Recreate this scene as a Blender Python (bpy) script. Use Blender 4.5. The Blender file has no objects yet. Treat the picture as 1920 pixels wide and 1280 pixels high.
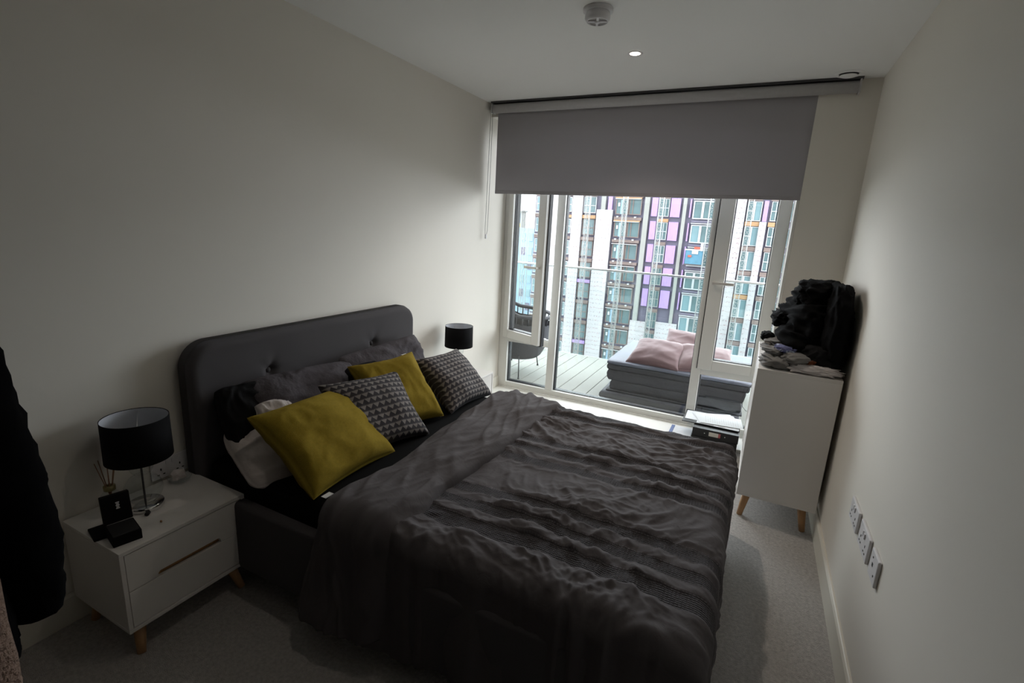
import bpy, bmesh, math, random
import numpy as np
from mathutils import Matrix, Vector

# ------------------------------------------------------------------ camera, world, light, exposure
scene = bpy.context.scene
COL = scene.collection
W, H, D = 2.617, 2.5, 0.341            # room width, height, depth of the window plane behind the wall face

cam_data = bpy.data.cameras.new('camera')
cam_data.sensor_width = 36.0
cam_data.lens = 920.93 / 1920 * 36.0
cam_data.clip_start = 0.02
cam_data.clip_end = 400
cam = bpy.data.objects.new('camera', cam_data)
COL.objects.link(cam)
_yaw, _pitch, _roll = -0.4541237, 0.230438658, 0.05384697
_f = Vector((math.sin(_yaw) * math.cos(_pitch), math.cos(_yaw) * math.cos(_pitch), -math.sin(_pitch)))
_r = Vector((math.cos(_yaw), -math.sin(_yaw), 0))
_u = _r.cross(_f)
_r2 = math.cos(_roll) * _r + math.sin(_roll) * _u
_u2 = -math.sin(_roll) * _r + math.cos(_roll) * _u
_m = Matrix((_r2, _u2, -_f)).transposed().to_4x4()
_m.translation = Vector((2.13293, -3.74565, 1.54614))
cam.matrix_world = _m
scene.camera = cam

world = bpy.data.worlds.new('overcast_sky')
scene.world = world
world.use_nodes = True
_bg = world.node_tree.nodes['Background']
_bg.inputs['Color'].default_value = (0.92, 0.95, 1.0, 1)
_bg.inputs['Strength'].default_value = 1.0

portal = bpy.data.lights.new('window_portal', 'AREA')
portal.shape = 'RECTANGLE'
portal.size = 2.25
portal.size_y = 1.85
portal.cycles.is_portal = True
_po = bpy.data.objects.new('window_portal', portal)
_po.location = (1.15, 0.47, 0.93)
_po.rotation_euler = (math.radians(-90), 0, 0)
COL.objects.link(_po)

scene.view_settings.view_transform = 'Standard'
scene.view_settings.look = 'None'
scene.view_settings.gamma = 1
scene.view_settings.use_curve_mapping = False
scene.view_settings.exposure = 3.2
scene.cycles.use_denoising = True
scene.cycles.max_bounces = 10
scene.cycles.diffuse_bounces = 6
scene.cycles.transparent_max_bounces = 16
scene.cycles.sample_clamp_indirect = 4.0
scene.cycles.caustics_reflective = False
scene.cycles.caustics_refractive = False

# ------------------------------------------------------------------ materials
def lin(c):
    return tuple(((v / 255) / 12.92 if v / 255 <= 0.04045 else ((v / 255 + 0.055) / 1.055) ** 2.4) for v in c)

class NT:
    def __init__(self, name):
        self.m = bpy.data.materials.new(name)
        self.m.use_nodes = True
        self.t = self.m.node_tree
        self.b = self.t.nodes['Principled BSDF']
        self.o = self.t.nodes['Material Output']
    def n(self, kind, **kw):
        nd = self.t.nodes.new(kind)
        for k, v in kw.items():
            setattr(nd, k, v)
        return nd
    def l(self, a, b):
        self.t.links.new(a, b)
    def math(self, op, a, b=None, c=None):
        nd = self.n('ShaderNodeMath', operation=op)
        for i, v in enumerate((a, b, c)):
            if v is None: continue
            if isinstance(v, (int, float)): nd.inputs[i].default_value = v
            else: self.l(v, nd.inputs[i])
        return nd.outputs[0]
    def mix(self, fac, a, b):
        nd = self.n('ShaderNodeMix', data_type='RGBA')
        for i, v in ((0, fac), (6, a), (7, b)):
            if isinstance(v, (int, float)): nd.inputs[i].default_value = v
            elif isinstance(v, tuple): nd.inputs[i].default_value = (*v[:3], 1)
            else: self.l(v, nd.inputs[i])
        return nd.outputs[2]

def mat(name, col, rough=0.6, metal=0.0, noise=0.06, nscale=40, bump=0.0, bscale=200, spec=0.5, sheen=0.0, bdist=0.002, coords='Object'):
    q = NT(name)
    q.b.inputs['Roughness'].default_value = rough
    q.b.inputs['Metallic'].default_value = metal
    q.b.inputs['Specular IOR Level'].default_value = spec
    if sheen: q.b.inputs['Sheen Weight'].default_value = sheen
    tc = q.n('ShaderNodeTexCoord')
    nz = q.n('ShaderNodeTexNoise')
    nz.inputs['Scale'].default_value = nscale
    nz.inputs['Detail'].default_value = 3
    q.l(tc.outputs[coords], nz.inputs['Vector'])
    dk = tuple(max(0, v * (1 - noise)) for v in col)
    lt = tuple(min(1, v * (1 + noise)) for v in col)
    q.l(q.mix(nz.outputs['Fac'], dk, lt), q.b.inputs['Base Color'])
    if bump:
        n2 = q.n('ShaderNodeTexNoise')
        n2.inputs['Scale'].default_value = bscale
        n2.inputs['Detail'].default_value = 2
        q.l(tc.outputs[coords], n2.inputs['Vector'])
        bp = q.n('ShaderNodeBump')
        bp.inputs['Strength'].default_value = bump
        bp.inputs['Distance'].default_value = bdist
        q.l(n2.outputs['Fac'], bp.inputs['Height'])
        q.l(bp.outputs['Normal'], q.b.inputs['Normal'])
    return q.m

def glass_mat(name, tint=(0.95, 0.98, 0.97), ior=1.45):
    q = NT(name)
    tr = q.n('ShaderNodeBsdfTransparent'); tr.inputs['Color'].default_value = (*tint, 1)
    gl = q.n('ShaderNodeBsdfGlossy'); gl.inputs['Roughness'].default_value = 0.0
    gl.inputs['Color'].default_value = (0.9, 0.9, 0.9, 1)
    fr = q.n('ShaderNodeFresnel')                       # thin sheet: both faces reflect alike
    ge = q.n('ShaderNodeNewGeometry')
    q.l(q.math('ADD', q.math('MULTIPLY', ge.outputs['Backfacing'], 1 / ior - ior), ior), fr.inputs['IOR'])
    mx = q.n('ShaderNodeMixShader')
    q.l(fr.outputs[0], mx.inputs[0]); q.l(tr.outputs[0], mx.inputs[1]); q.l(gl.outputs[0], mx.inputs[2])
    q.l(mx.outputs[0], q.o.inputs['Surface'])
    return q.m

def emit_mat(name, col, strength):
    q = NT(name)
    q.b.inputs['Emission Color'].default_value = (*col, 1)
    q.b.inputs['Emission Strength'].default_value = strength
    q.b.inputs['Base Color'].default_value = (*col, 1)
    return q.m

M = {}
M['wall'] = mat('wall_paint', (0.82, 0.785, 0.72), 0.75, noise=0.012, nscale=3, bump=0.05, bscale=350, bdist=0.001)
M['ceiling'] = mat('ceiling_paint', (0.9, 0.9, 0.885), 0.8, noise=0.01, nscale=3)
M['hall'] = mat('dark_bounce_absorber', (0.10, 0.085, 0.07), 0.7)  # dark colour chosen to cut bounce light from behind the camera
M['skirting'] = mat('skirting_paint', (0.74, 0.71, 0.63), 0.45, noise=0.012, nscale=5)
M['sill'] = mat('white_sill_paint', (0.80, 0.79, 0.74), 0.35, noise=0.02, nscale=6)
M['carpet'] = mat('grey_carpet', (0.66, 0.635, 0.615), 0.95, noise=0.38, nscale=75, bump=1.0, bscale=300, bdist=0.012, spec=0.1)
M['frame'] = mat('window_frame_paint', (0.74, 0.735, 0.70), 0.4, noise=0.01, nscale=8)
M['gasket'] = mat('black_gasket', (0.012, 0.013, 0.016), 0.5)
M['glass'] = glass_mat('window_glass', (0.96, 0.975, 0.97))
M['lampglass'] = glass_mat('lamp_glass', (0.93, 0.95, 0.95), 1.5)
M['railglass'] = glass_mat('balustrade_glass', (0.90, 0.955, 0.95))
M['steel'] = mat('brushed_steel', (0.62, 0.63, 0.65), 0.3, metal=1.0)
M['chrome'] = mat('chrome', (0.75, 0.75, 0.75), 0.12, metal=1.0)
M['handle'] = mat('satin_handle', (0.72, 0.70, 0.66), 0.35, metal=0.3)
M['blind'] = mat('grey_blind_fabric', (0.235, 0.225, 0.235), 0.9, noise=0.05, nscale=300, bump=0.1, bscale=700)
def blind_mat():
    q = NT('grey_blind_fabric')
    tc = q.n('ShaderNodeTexCoord'); nz = q.n('ShaderNodeTexNoise'); nz.inputs['Scale'].default_value = 300
    q.l(tc.outputs['Object'], nz.inputs['Vector'])
    c = q.mix(nz.outputs['Fac'], (0.54, 0.52, 0.54), (0.60, 0.575, 0.60))
    d = q.n('ShaderNodeBsdfDiffuse'); q.l(c, d.inputs['Color'])
    t = q.n('ShaderNodeBsdfTranslucent'); t.inputs['Color'].default_value = (0.30, 0.29, 0.31, 1)
    mx = q.n('ShaderNodeMixShader'); mx.inputs[0].default_value = 0.36
    q.l(d.outputs[0], mx.inputs[1]); q.l(t.outputs[0], mx.inputs[2]); q.l(mx.outputs[0], q.o.inputs['Surface'])
    return q.m
M['blind'] = blind_mat()
M['cassette'] = mat('blind_roll', (0.50, 0.49, 0.495), 0.75)
M['dark'] = mat('dark_metal', (0.05, 0.05, 0.052), 0.5)
M['cord'] = mat('bead_chain', (0.42, 0.41, 0.39), 0.4)
M['white_plastic'] = mat('white_plastic', (0.75, 0.74, 0.76), 0.35)
M['hole'] = mat('socket_hole', (0.015, 0.015, 0.016), 0.6)
M['lacquer'] = mat('white_lacquer', (0.8, 0.775, 0.75), 0.3, noise=0.015, nscale=5)
M['oak'] = None
M['headboard'] = mat('charcoal_upholstery', (0.088, 0.083, 0.088), 0.95, noise=0.12, nscale=500, bump=0.3, bscale=900, spec=0.15)
M['sheet'] = mat('black_sheet', (0.006, 0.006, 0.0065), 0.95, noise=0.1, nscale=60, spec=0.1)
M['pillow_grey'] = mat('dark_grey_pillowcase', (0.078, 0.070, 0.078), 0.9, noise=0.1, nscale=40, bump=0.35, bscale=40, bdist=0.012, spec=0.15)
M['pillow_black'] = mat('black_pillowcase', (0.011, 0.011, 0.012), 0.95, noise=0.1, nscale=40, spec=0.1)
M['pillow_white'] = mat('white_pillowcase', (0.56, 0.51, 0.49), 0.85, noise=0.04, nscale=12, bump=0.4, bscale=28, bdist=0.012)
M['mustard'] = mat('mustard_velvet', (0.25, 0.18, 0.022), 0.95, noise=0.18, nscale=90, bump=0.25, bscale=300, spec=0.1)
M['label_white'] = mat('white_label', (0.7, 0.7, 0.7), 0.6)
M['shade_out'] = mat('black_lamp_shade', (0.006, 0.006, 0.007), 0.9, noise=0.1, nscale=300, spec=0.15)
M['shade_in'] = mat('pale_shade_lining', (0.55, 0.57, 0.62), 0.7)
M['black_card'] = mat('black_card_box', (0.004, 0.0035, 0.0035), 0.7, spec=0.15)
M['reed'] = mat('brown_reed', (0.30, 0.16, 0.09), 0.8)
M['gold'] = mat('diffuser_collar', (0.35, 0.30, 0.14), 0.4, metal=0.6)
M['tissue'] = mat('crumpled_tissue', (0.68, 0.62, 0.60), 0.9)
M['black_coat'] = mat('black_coat_fabric', (0.003, 0.003, 0.0035), 0.95, spec=0.05)
M['fleece'] = mat('beige_fleece', (0.24, 0.16, 0.12), 0.95, noise=0.3, nscale=90, bump=1.0, bscale=130, bdist=0.01)
M['black_cloth'] = mat('black_clothing', (0.005, 0.005, 0.0055), 0.95, noise=0.3, nscale=12, spec=0.08)
M['char_cloth'] = mat('charcoal_clothing', (0.014, 0.014, 0.015), 0.95, noise=0.15, nscale=14, spec=0.1)
M['grey_cloth'] = mat('grey_jersey', (0.20, 0.195, 0.19), 0.9, noise=0.1, nscale=60)
M['white_cloth'] = mat('crumpled_white_cotton', (0.62, 0.58, 0.58), 0.9, noise=0.05, nscale=30)
M['rust_cloth'] = mat('rust_cloth', (0.16, 0.045, 0.015), 0.9)
M['binder'] = mat('black_binder_card', (0.012, 0.012, 0.012), 0.45)
M['rivet'] = mat('metal_rivet', (0.6, 0.6, 0.58), 0.3, metal=0.8)
M['spine'] = mat('spine_label_paper', (0.62, 0.6, 0.54), 0.8)
M['red_print'] = mat('red_print', (0.45, 0.12, 0.13), 0.7)
M['blue_card'] = mat('blue_card', (0.04, 0.09, 0.28), 0.5)
M['deck'] = mat('pale_decking', (0.235, 0.232, 0.205), 0.7, noise=0.05, nscale=6)
M['slab_grey'] = mat('slate_outdoor_fabric', (0.0788, 0.0788, 0.0929), 0.8, noise=0.15, nscale=9, bump=0.4, bscale=30, bdist=0.01)
M['slab_dark'] = mat('charcoal_outdoor_fabric', (0.0293, 0.0298, 0.036), 0.8, noise=0.3, nscale=7, bump=0.5, bscale=22, bdist=0.012)
M['top_blue'] = mat('blue_grey_cover', (0.135, 0.1435, 0.1856), 0.6, noise=0.05, nscale=6)
M['pink'] = mat('dusty_pink_velvet', (0.1938, 0.115, 0.12), 0.8, noise=0.08, nscale=40, sheen=0.4, bump=0.2, bscale=200)
M['pink_trim'] = mat('pink_piping', (0.232, 0.16, 0.172), 0.7)
M['rattan'] = mat('grey_weave', (0.0425, 0.0425, 0.05), 0.7, noise=0.35, nscale=120, bump=0.8, bscale=150, bdist=0.006)
M['chairleg'] = mat('grey_metal_leg', (0.08, 0.0825, 0.09), 0.5, metal=0.4)
# exterior
M['b_wall'] = mat('membrane_wall', (0.1, 0.0944, 0.132), 0.8, noise=0.2, nscale=0.8)  # dark tone lifted in the colour to imitate distance haze
M['b_brown'] = mat('brown_brick', (0.152, 0.1187, 0.1092), 0.85, noise=0.3, nscale=2)  # haze over the far facade is mixed into this lighter brown
M['b_pale'] = mat('pale_concrete', (0.22, 0.228, 0.215), 0.8, noise=0.06, nscale=1)
M['b_lilac'] = mat('lilac_board', (0.54, 0.38, 0.78), 0.7, noise=0.06, nscale=2)
M['b_orange'] = mat('timber_beam', (0.31, 0.19, 0.1), 0.8, noise=0.15, nscale=2)
M['b_white'] = mat('white_window_frame', (0.36, 0.38, 0.4), 0.5)
M['b_glass'] = mat('dark_window_pane', (0.085, 0.135, 0.145), 0.15, noise=0.4, nscale=0.6)  # pane colour raised to stand in for haze
M['b_glass_pale'] = mat('pale_window_pane', (0.132, 0.216, 0.24), 0.2, noise=0.2, nscale=0.5)
M['b_mast'] = mat('galvanised_mast', (0.22, 0.23, 0.225), 0.6)
M['b_blue'] = mat('blue_platform_net', (0.05, 0.145, 0.21), 0.7, noise=0.3, nscale=2)
M['b_red'] = mat('orange_red_sheet', (0.31, 0.065, 0.04), 0.7)
M['b_bluewall'] = mat('light_blue_cladding', (0.18, 0.275, 0.36), 0.7, noise=0.15, nscale=1)
M['b_cream'] = mat('cream_cladding', (0.33, 0.34, 0.33), 0.7, noise=0.05, nscale=1)
M['b_yellow'] = mat('yellow_panel', (0.31, 0.29, 0.11), 0.7)
M['ground'] = mat('concrete_ground', (0.21, 0.204, 0.192), 0.9, noise=0.2, nscale=0.4)
M['soffit'] = mat('added_soffit_render', (0.45, 0.45, 0.44), 0.8)  # for the added slab overhead
M['outer'] = mat('outer_brick', (0.24, 0.216, 0.192), 0.85, noise=0.2, nscale=4)
M['skin_wood'] = None

def wood(name, c1, c2, scale=30):
    q = NT(name)
    q.b.inputs['Roughness'].default_value = 0.45
    tc = q.n('ShaderNodeTexCoord')
    mp = q.n('ShaderNodeMapping'); mp.inputs['Scale'].default_value = (scale, scale, scale * 0.12)
    nz = q.n('ShaderNodeTexNoise'); nz.inputs['Scale'].default_value = 3; nz.inputs['Detail'].default_value = 4
    q.l(tc.outputs['Object'], mp.inputs[0]); q.l(mp.outputs[0], nz.inputs['Vector'])
    q.l(q.mix(nz.outputs['Fac'], c1, c2), q.b.inputs['Base Color'])
    return q.m
M['oak'] = wood('oiled_oak', (0.38, 0.20, 0.09), (0.56, 0.33, 0.16))
M['slot'] = wood('brown_wood_recess', (0.30, 0.15, 0.055), (0.42, 0.22, 0.09))

def duvet_mat():
    q = NT('dark_grey_duvet_cotton')
    q.b.inputs['Roughness'].default_value = 0.85
    q.b.inputs['Specular IOR Level'].default_value = 0.15
    uv = q.n('ShaderNodeUVMap'); uv.uv_map = 'UVMap'         # u = metres along the bed, v = metres across it
    sp = q.n('ShaderNodeSeparateXYZ'); q.l(uv.outputs[0], sp.inputs[0])
    at = q.n('ShaderNodeAttribute'); at.attribute_name = 'waffle'
    wf = at.outputs['Fac']
    a = q.math('ABSOLUTE', q.math('SINE', q.math('MULTIPLY', sp.outputs[0], math.pi / 0.0105)))
    b = q.math('ABSOLUTE', q.math('SINE', q.math('MULTIPLY', sp.outputs[1], math.pi / 0.0085)))
    g = q.math('MULTIPLY', q.math('MULTIPLY', a, b), wf)
    nz = q.n('ShaderNodeTexNoise'); nz.inputs['Scale'].default_value = 26; nz.inputs['Detail'].default_value = 4
    nz.inputs['Distortion'].default_value = 1.2
    q.l(uv.outputs[0], nz.inputs['Vector'])
    hgt = q.math('ADD', q.math('MULTIPLY', g, 0.9), q.math('MULTIPLY', nz.outputs['Fac'], 0.35))
    bp = q.n('ShaderNodeBump'); bp.inputs['Strength'].default_value = 0.8; bp.inputs['Distance'].default_value = 0.006
    q.l(hgt, bp.inputs['Height']); q.l(bp.outputs['Normal'], q.b.inputs['Normal'])
    c = q.mix(wf, (0.094, 0.086, 0.091), (0.064, 0.060, 0.065))
    q.l(c, q.b.inputs['Base Color'])
    return q.m
M['duvet'] = duvet_mat()

def triangle_mat():
    q = NT('woven_triangle_pattern')
    q.b.inputs['Roughness'].default_value = 0.9
    uv = q.n('ShaderNodeUVMap'); uv.uv_map = 'UVMap'
    sp = q.n('ShaderNodeSeparateXYZ'); q.l(uv.outputs[0], sp.inputs[0])
    n = 13
    row = q.math('MULTIPLY', sp.outputs[1], n)
    fv = q.math('FRACT', row)
    fu = q.math('FRACT', q.math('MULTIPLY', sp.outputs[0], n))
    dx = q.math('MULTIPLY', q.math('ABSOLUTE', q.math('SUBTRACT', fu, 0.5)), 2.0)
    up = q.math('DIVIDE', q.math('SUBTRACT', fv, 0.16), 0.72)       # triangles point down, a thin line between rows
    tri = q.math('MULTIPLY', q.math('LESS_THAN', dx, up), q.math('LESS_THAN', fv, 0.88))
    line = q.math('MULTIPLY', q.math('GREATER_THAN', fv, 0.93), 0.35)
    nz = q.n('ShaderNodeTexNoise'); nz.inputs['Scale'].default_value = 120
    q.l(uv.outputs[0], nz.inputs['Vector'])
    lt = q.mix(nz.outputs['Fac'], (0.17, 0.15, 0.14), (0.24, 0.215, 0.205))
    c = q.mix(q.math('MAXIMUM', tri, line), (0.026, 0.023, 0.028), lt)
    q.l(c, q.b.inputs['Base Color'])
    return q.m
M['triangle'] = triangle_mat()

def print_board_mat():
    """white faced insulation board with rows of faint red and grey print"""
    q = NT('printed_insulation_board')
    q.b.inputs['Roughness'].default_value = 0.6
    tc = q.n('ShaderNodeTexCoord'); sp = q.n('ShaderNodeSeparateXYZ'); q.l(tc.outputs['Object'], sp.inputs[0])
    rowf = q.math('FRACT', q.math('MULTIPLY', sp.outputs[2], 1.75))
    rowmask = q.math('MULTIPLY', q.math('GREATER_THAN', rowf, 0.40), q.math('LESS_THAN', rowf, 0.72))
    mp = q.n('ShaderNodeMapping'); mp.inputs['Scale'].default_value = (3.6, 1, 7.0)
    q.l(tc.outputs['Object'], mp.inputs[0])
    nz = q.n('ShaderNodeTexNoise'); nz.inputs['Scale'].default_value = 1.6; nz.inputs['Detail'].default_value = 3
    q.l(mp.outputs[0], nz.inputs['Vector'])
    ink = q.math('MULTIPLY', q.math('GREATER_THAN', nz.outputs['Fac'], 0.565), rowmask)
    n2 = q.n('ShaderNodeTexNoise'); n2.inputs['Scale'].default_value = 0.9
    q.l(tc.outputs['Object'], n2.inputs['Vector'])
    inkcol = q.mix(q.math('GREATER_THAN', n2.outputs['Fac'], 0.5), (0.19, 0.075, 0.09), (0.15, 0.145, 0.155))
    sheet = q.math('LESS_THAN', q.math('FRACT', q.math('MULTIPLY', sp.outputs[2], 0.4167)), 0.012)
    base = q.mix(sheet, (0.335, 0.327, 0.338), (0.27, 0.27, 0.28))
    q.l(q.mix(q.math('MULTIPLY', ink, 0.9), base, inkcol), q.b.inputs['Base Color'])
    return q.m
M['board'] = print_board_mat()

def lilac_mat():
    q = NT('lilac_board_scored')
    q.b.inputs['Roughness'].default_value = 0.7
    tc = q.n('ShaderNodeTexCoord'); mp = q.n('ShaderNodeMapping')
    mp.inputs['Rotation'].default_value = (0, math.radians(38), 0); mp.inputs['Scale'].default_value = (7, 1, 0.8)
    q.l(tc.outputs['Object'], mp.inputs[0])
    nz = q.n('ShaderNodeTexNoise'); nz.inputs['Scale'].default_value = 1.3; nz.inputs['Detail'].default_value = 1
    q.l(mp.outputs[0], nz.inputs['Vector'])
    q.l(q.mix(q.math('MULTIPLY', q.math('GREATER_THAN', nz.outputs['Fac'], 0.69), 0.45), (0.29, 0.20, 0.42), (0.10, 0.08, 0.17)), q.b.inputs['Base Color'])
    return q.m
M['b_lilac'] = lilac_mat()

def paper_mat():
    q = NT('printed_paper')
    q.b.inputs['Roughness'].default_value = 0.7
    tc = q.n('ShaderNodeTexCoord'); sp = q.n('ShaderNodeSeparateXYZ'); q.l(tc.outputs['Object'], sp.inputs[0])
    ln = q.math('LESS_THAN', q.math('FRACT', q.math('MULTIPLY', sp.outputs[0], 62)), 0.32)
    mp = q.n('ShaderNodeMapping'); mp.inputs['Scale'].default_value = (62, 160, 1)
    q.l(tc.outputs['Object'], mp.inputs[0])
    nz = q.n('ShaderNodeTexNoise'); nz.inputs['Scale'].default_value = 1.0
    q.l(mp.outputs[0], nz.inputs['Vector'])
    ink = q.math('MULTIPLY', ln, q.math('GREATER_THAN', nz.outputs['Fac'], 0.52))
    ins = q.math('MULTIPLY', q.math('LESS_THAN', q.math('ABSOLUTE', sp.outputs[0]), 0.12), q.math('LESS_THAN', q.math('ABSOLUTE', sp.outputs[1]), 0.08))
    q.l(q.mix(q.math('MULTIPLY', q.math('MULTIPLY', ink, ins), 0.45), (0.74, 0.76, 0.78), (0.25, 0.26, 0.28)), q.b.inputs['Base Color'])
    return q.m
M['paper'] = paper_mat()
M['paper_plain'] = mat('plain_paper', (0.74, 0.76, 0.79), 0.7, noise=0.02)

def patterned_blue():
    q = NT('blue_patterned_cotton')
    q.b.inputs['Roughness'].default_value = 0.9
    tc = q.n('ShaderNodeTexCoord')
    v = q.n('ShaderNodeTexVoronoi'); v.inputs['Scale'].default_value = 45
    q.l(tc.outputs['Object'], v.inputs['Vector'])
    q.l(q.mix(q.math('LESS_THAN', v.outputs['Distance'], 0.34), (0.16, 0.17, 0.33), (0.42, 0.48, 0.58)), q.b.inputs['Base Color'])
    return q.m
M['blue_cloth'] = patterned_blue()

# ------------------------------------------------------------------ mesh helpers
def tag(o, label=None, cat=None, group=None, kind=None):
    if label: o['label'] = label
    if cat: o['category'] = cat
    if group: o['group'] = group
    if kind: o['kind'] = kind
    return o

def link(o, parent=None):
    COL.objects.link(o)
    if parent is not None:
        o.parent = parent
        o.matrix_parent_inverse = wmat(parent).inverted()
    return o

def wmat(o):
    m = o.matrix_basis.copy()
    if o.parent is not None:
        m = wmat(o.parent) @ o.matrix_parent_inverse @ m
    return m

def empty(name, loc, rz=0.0, parent=None):
    o = bpy.data.objects.new(name, None)
    o.empty_display_size = 0.05
    o.location = loc
    o.rotation_euler = (0, 0, rz)
    return link(o, parent)

def mesh(name, verts, faces, m=None, parent=None, smooth=False, uv=None, attr=None, origin=None):
    me = bpy.data.meshes.new(name)
    verts = [tuple(map(float, v)) for v in verts]
    if origin is not None:
        verts = [(v[0] - origin[0], v[1] - origin[1], v[2] - origin[2]) for v in verts]
    me.from_pydata(verts, [], [tuple(map(int, f)) for f in faces])
    if m is not None: me.materials.append(m)
    if uv is not None:
        ul = me.uv_layers.new(name='UVMap')
        idx = np.zeros(len(me.loops), dtype=np.int32)
        me.loops.foreach_get('vertex_index', idx)
        ul.data.foreach_set('uv', np.asarray(uv, dtype=np.float32)[idx].ravel())
    if attr is not None:
        an, vals = attr
        al = me.attributes.new(an, 'FLOAT', 'POINT')
        al.data.foreach_set('value', np.asarray(vals, dtype=np.float32))
    if smooth:
        me.polygons.foreach_set('use_smooth', [True] * len(me.polygons))
    me.update()
    o = bpy.data.objects.new(name, me)
    if origin is not None: o.location = origin
    return link(o, parent)

BOXF = [(0, 3, 2, 1), (4, 5, 6, 7), (0, 1, 5, 4), (1, 2, 6, 5), (2, 3, 7, 6), (3, 0, 4, 7)]
def boxv(x0, x1, y0, y1, z0, z1):
    return [(x0, y0, z0), (x1, y0, z0), (x1, y1, z0), (x0, y1, z0), (x0, y0, z1), (x1, y0, z1), (x1, y1, z1), (x0, y1, z1)]

def bm_obj(name, bm, m, parent=None, smooth=False, origin=None):
    bmesh.ops.recalc_face_normals(bm, faces=bm.faces)
    if origin is not None:
        bmesh.ops.translate(bm, verts=bm.verts, vec=-Vector(origin))
    me = bpy.data.meshes.new(name)
    bm.to_mesh(me); bm.free()
    if m is not None: me.materials.append(m)
    if smooth: me.polygons.foreach_set('use_smooth', [True] * len(me.polygons))
    o = bpy.data.objects.new(name, me)
    if origin is not None: o.location = origin
    return link(o, parent)

def bm_boxes(boxes, bevel=0.0, seg=2):
    bm = bmesh.new()
    for b in boxes:
        vs = [bm.verts.new(v) for v in boxv(*b)]
        for f in BOXF: bm.faces.new([vs[i] for i in f])
    if bevel:
        bmesh.ops.bevel(bm, geom=list(bm.edges), offset=bevel, segments=seg, profile=0.5, affect='EDGES')
    return bm

def box(name, b, m, parent=None, bevel=0.0, seg=2, smooth=False, centre=False):
    o = ((b[0] + b[1]) / 2, (b[2] + b[3]) / 2, (b[4] + b[5]) / 2) if centre else None
    return bm_obj(name, bm_boxes([b], bevel, seg), m, parent, smooth, o)

def boxes(name, bs, m, parent=None, bevel=0.0):
    return bm_obj(name, bm_boxes(bs, bevel), m, parent)

def prism(name, outline, axis, a0, a1, m, parent=None, bevel=0.0):
    """outline: 2D points in the two other axes (in order), extruded along axis"""
    def P(p, a):
        if axis == 'x': return (a, p[0], p[1])
        if axis == 'y': return (p[0], a, p[1])
        return (p[0], p[1], a)
    bm = bmesh.new()
    A = [bm.verts.new(P(p, a0)) for p in outline]
    B = [bm.verts.new(P(p, a1)) for p in outline]
    n = len(outline)
    fa = bm.faces.new(A); fb = bm.faces.new(B[::-1])
    for i in range(n): bm.faces.new((A[i], B[i], B[(i + 1) % n], A[(i + 1) % n]))
    if bevel:
        es = [e for e in bm.edges if e in fa.edges or e in fb.edges] if False else list(set(fa.edges) | set(fb.edges))
        bmesh.ops.bevel(bm, geom=es, offset=bevel, segments=2, profile=0.5, affect='EDGES')
    return bm_obj(name, bm, m, parent)

def lathe(name, prof, c, m, parent=None, n=32, smooth=True, closed=False):
    """prof: (radius, z) list"""
    V, F = [], []
    k = len(prof)
    for i in range(n):
        a = 2 * math.pi * i / n
        for r, z in prof: V.append((c[0] + r * math.cos(a), c[1] + r * math.sin(a), c[2] + z))
    for i in range(n):
        j = (i + 1) % n
        for q in range(k if closed else k - 1):
            q2 = (q + 1) % k
            F.append((i * k + q, j * k + q, j * k + q2, i * k + q2))
    return mesh(name, V, F, m, parent, smooth)

def tubes(name, paths, m, parent=None, n=8, smooth=True, caps=True):
    """paths: list of (points, radius or list of radii); one mesh"""
    V, F = [], []
    for pts, rad in paths:
        P = [Vector(p) for p in pts]
        R = rad if isinstance(rad, (list, tuple)) else [rad] * len(P)
        base = len(V); up = None
        for i, p in enumerate(P):
            t = (P[min(i + 1, len(P) - 1)] - P[max(i - 1, 0)]).normalized()
            if up is None:
                up = t.orthogonal().normalized()
            else:
                up = (up - t * up.dot(t)).normalized()
            b = t.cross(up)
            for q in range(n):
                a = 2 * math.pi * q / n
                V.append(p + R[i] * (math.cos(a) * up + math.sin(a) * b))
        for i in range(len(P) - 1):
            for q in range(n):
                q2 = (q + 1) % n
                F.append((base + i * n + q, base + i * n + q2, base + (i + 1) * n + q2, base + (i + 1) * n + q))
        if caps:
            F.append([base + q for q in range(n)][::-1])
            F.append([base + (len(P) - 1) * n + q for q in range(n)])
    return mesh(name, V, F, m, parent, smooth)

# ---- noise
_rng = np.random.RandomState(7)
_perm = np.tile(_rng.permutation(256), 3)
_grad = _rng.normal(size=(256, 2)); _grad /= np.linalg.norm(_grad, axis=1)[:, None]
_perm3 = _rng.normal(size=(256, 3)); _perm3 /= np.linalg.norm(_perm3, axis=1)[:, None]
def perlin(x, y, seed=0):
    x = np.asarray(x, float) + seed * 17.31; y = np.asarray(y, float) + seed * 9.77
    xi = np.floor(x).astype(int); yi = np.floor(y).astype(int)
    xf = x - xi; yf = y - yi
    u = xf ** 3 * (xf * (xf * 6 - 15) + 10); v = yf ** 3 * (yf * (yf * 6 - 15) + 10)
    def g(dx, dy):
        h = _perm[(_perm[(xi + dx) & 255] + yi + dy) & 255]
        return _grad[h, 0] * (xf - dx) + _grad[h, 1] * (yf - dy)
    a = g(0, 0) * (1 - u) + g(1, 0) * u
    b = g(0, 1) * (1 - u) + g(1, 1) * u
    return (a * (1 - v) + b * v) * 1.5
def ridged(x, y, seed=0, p=2.0):
    return np.clip(1 - np.abs(perlin(x, y, seed)) * 1.8, 0, 1) ** p
def perlin3(x, y, z, seed=0):
    return (perlin(x, y, seed) + perlin(y, z, seed + 3) + perlin(z, x, seed + 5)) / 1.7

def grid_faces(nu, nv, wrap_u=False):
    f = []
    for i in range(nu if wrap_u else nu - 1):
        i2 = (i + 1) % nu
        for j in range(nv - 1):
            f.append((i * nv + j, i2 * nv + j, i2 * nv + j + 1, i * nv + j + 1))
    return f

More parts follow.
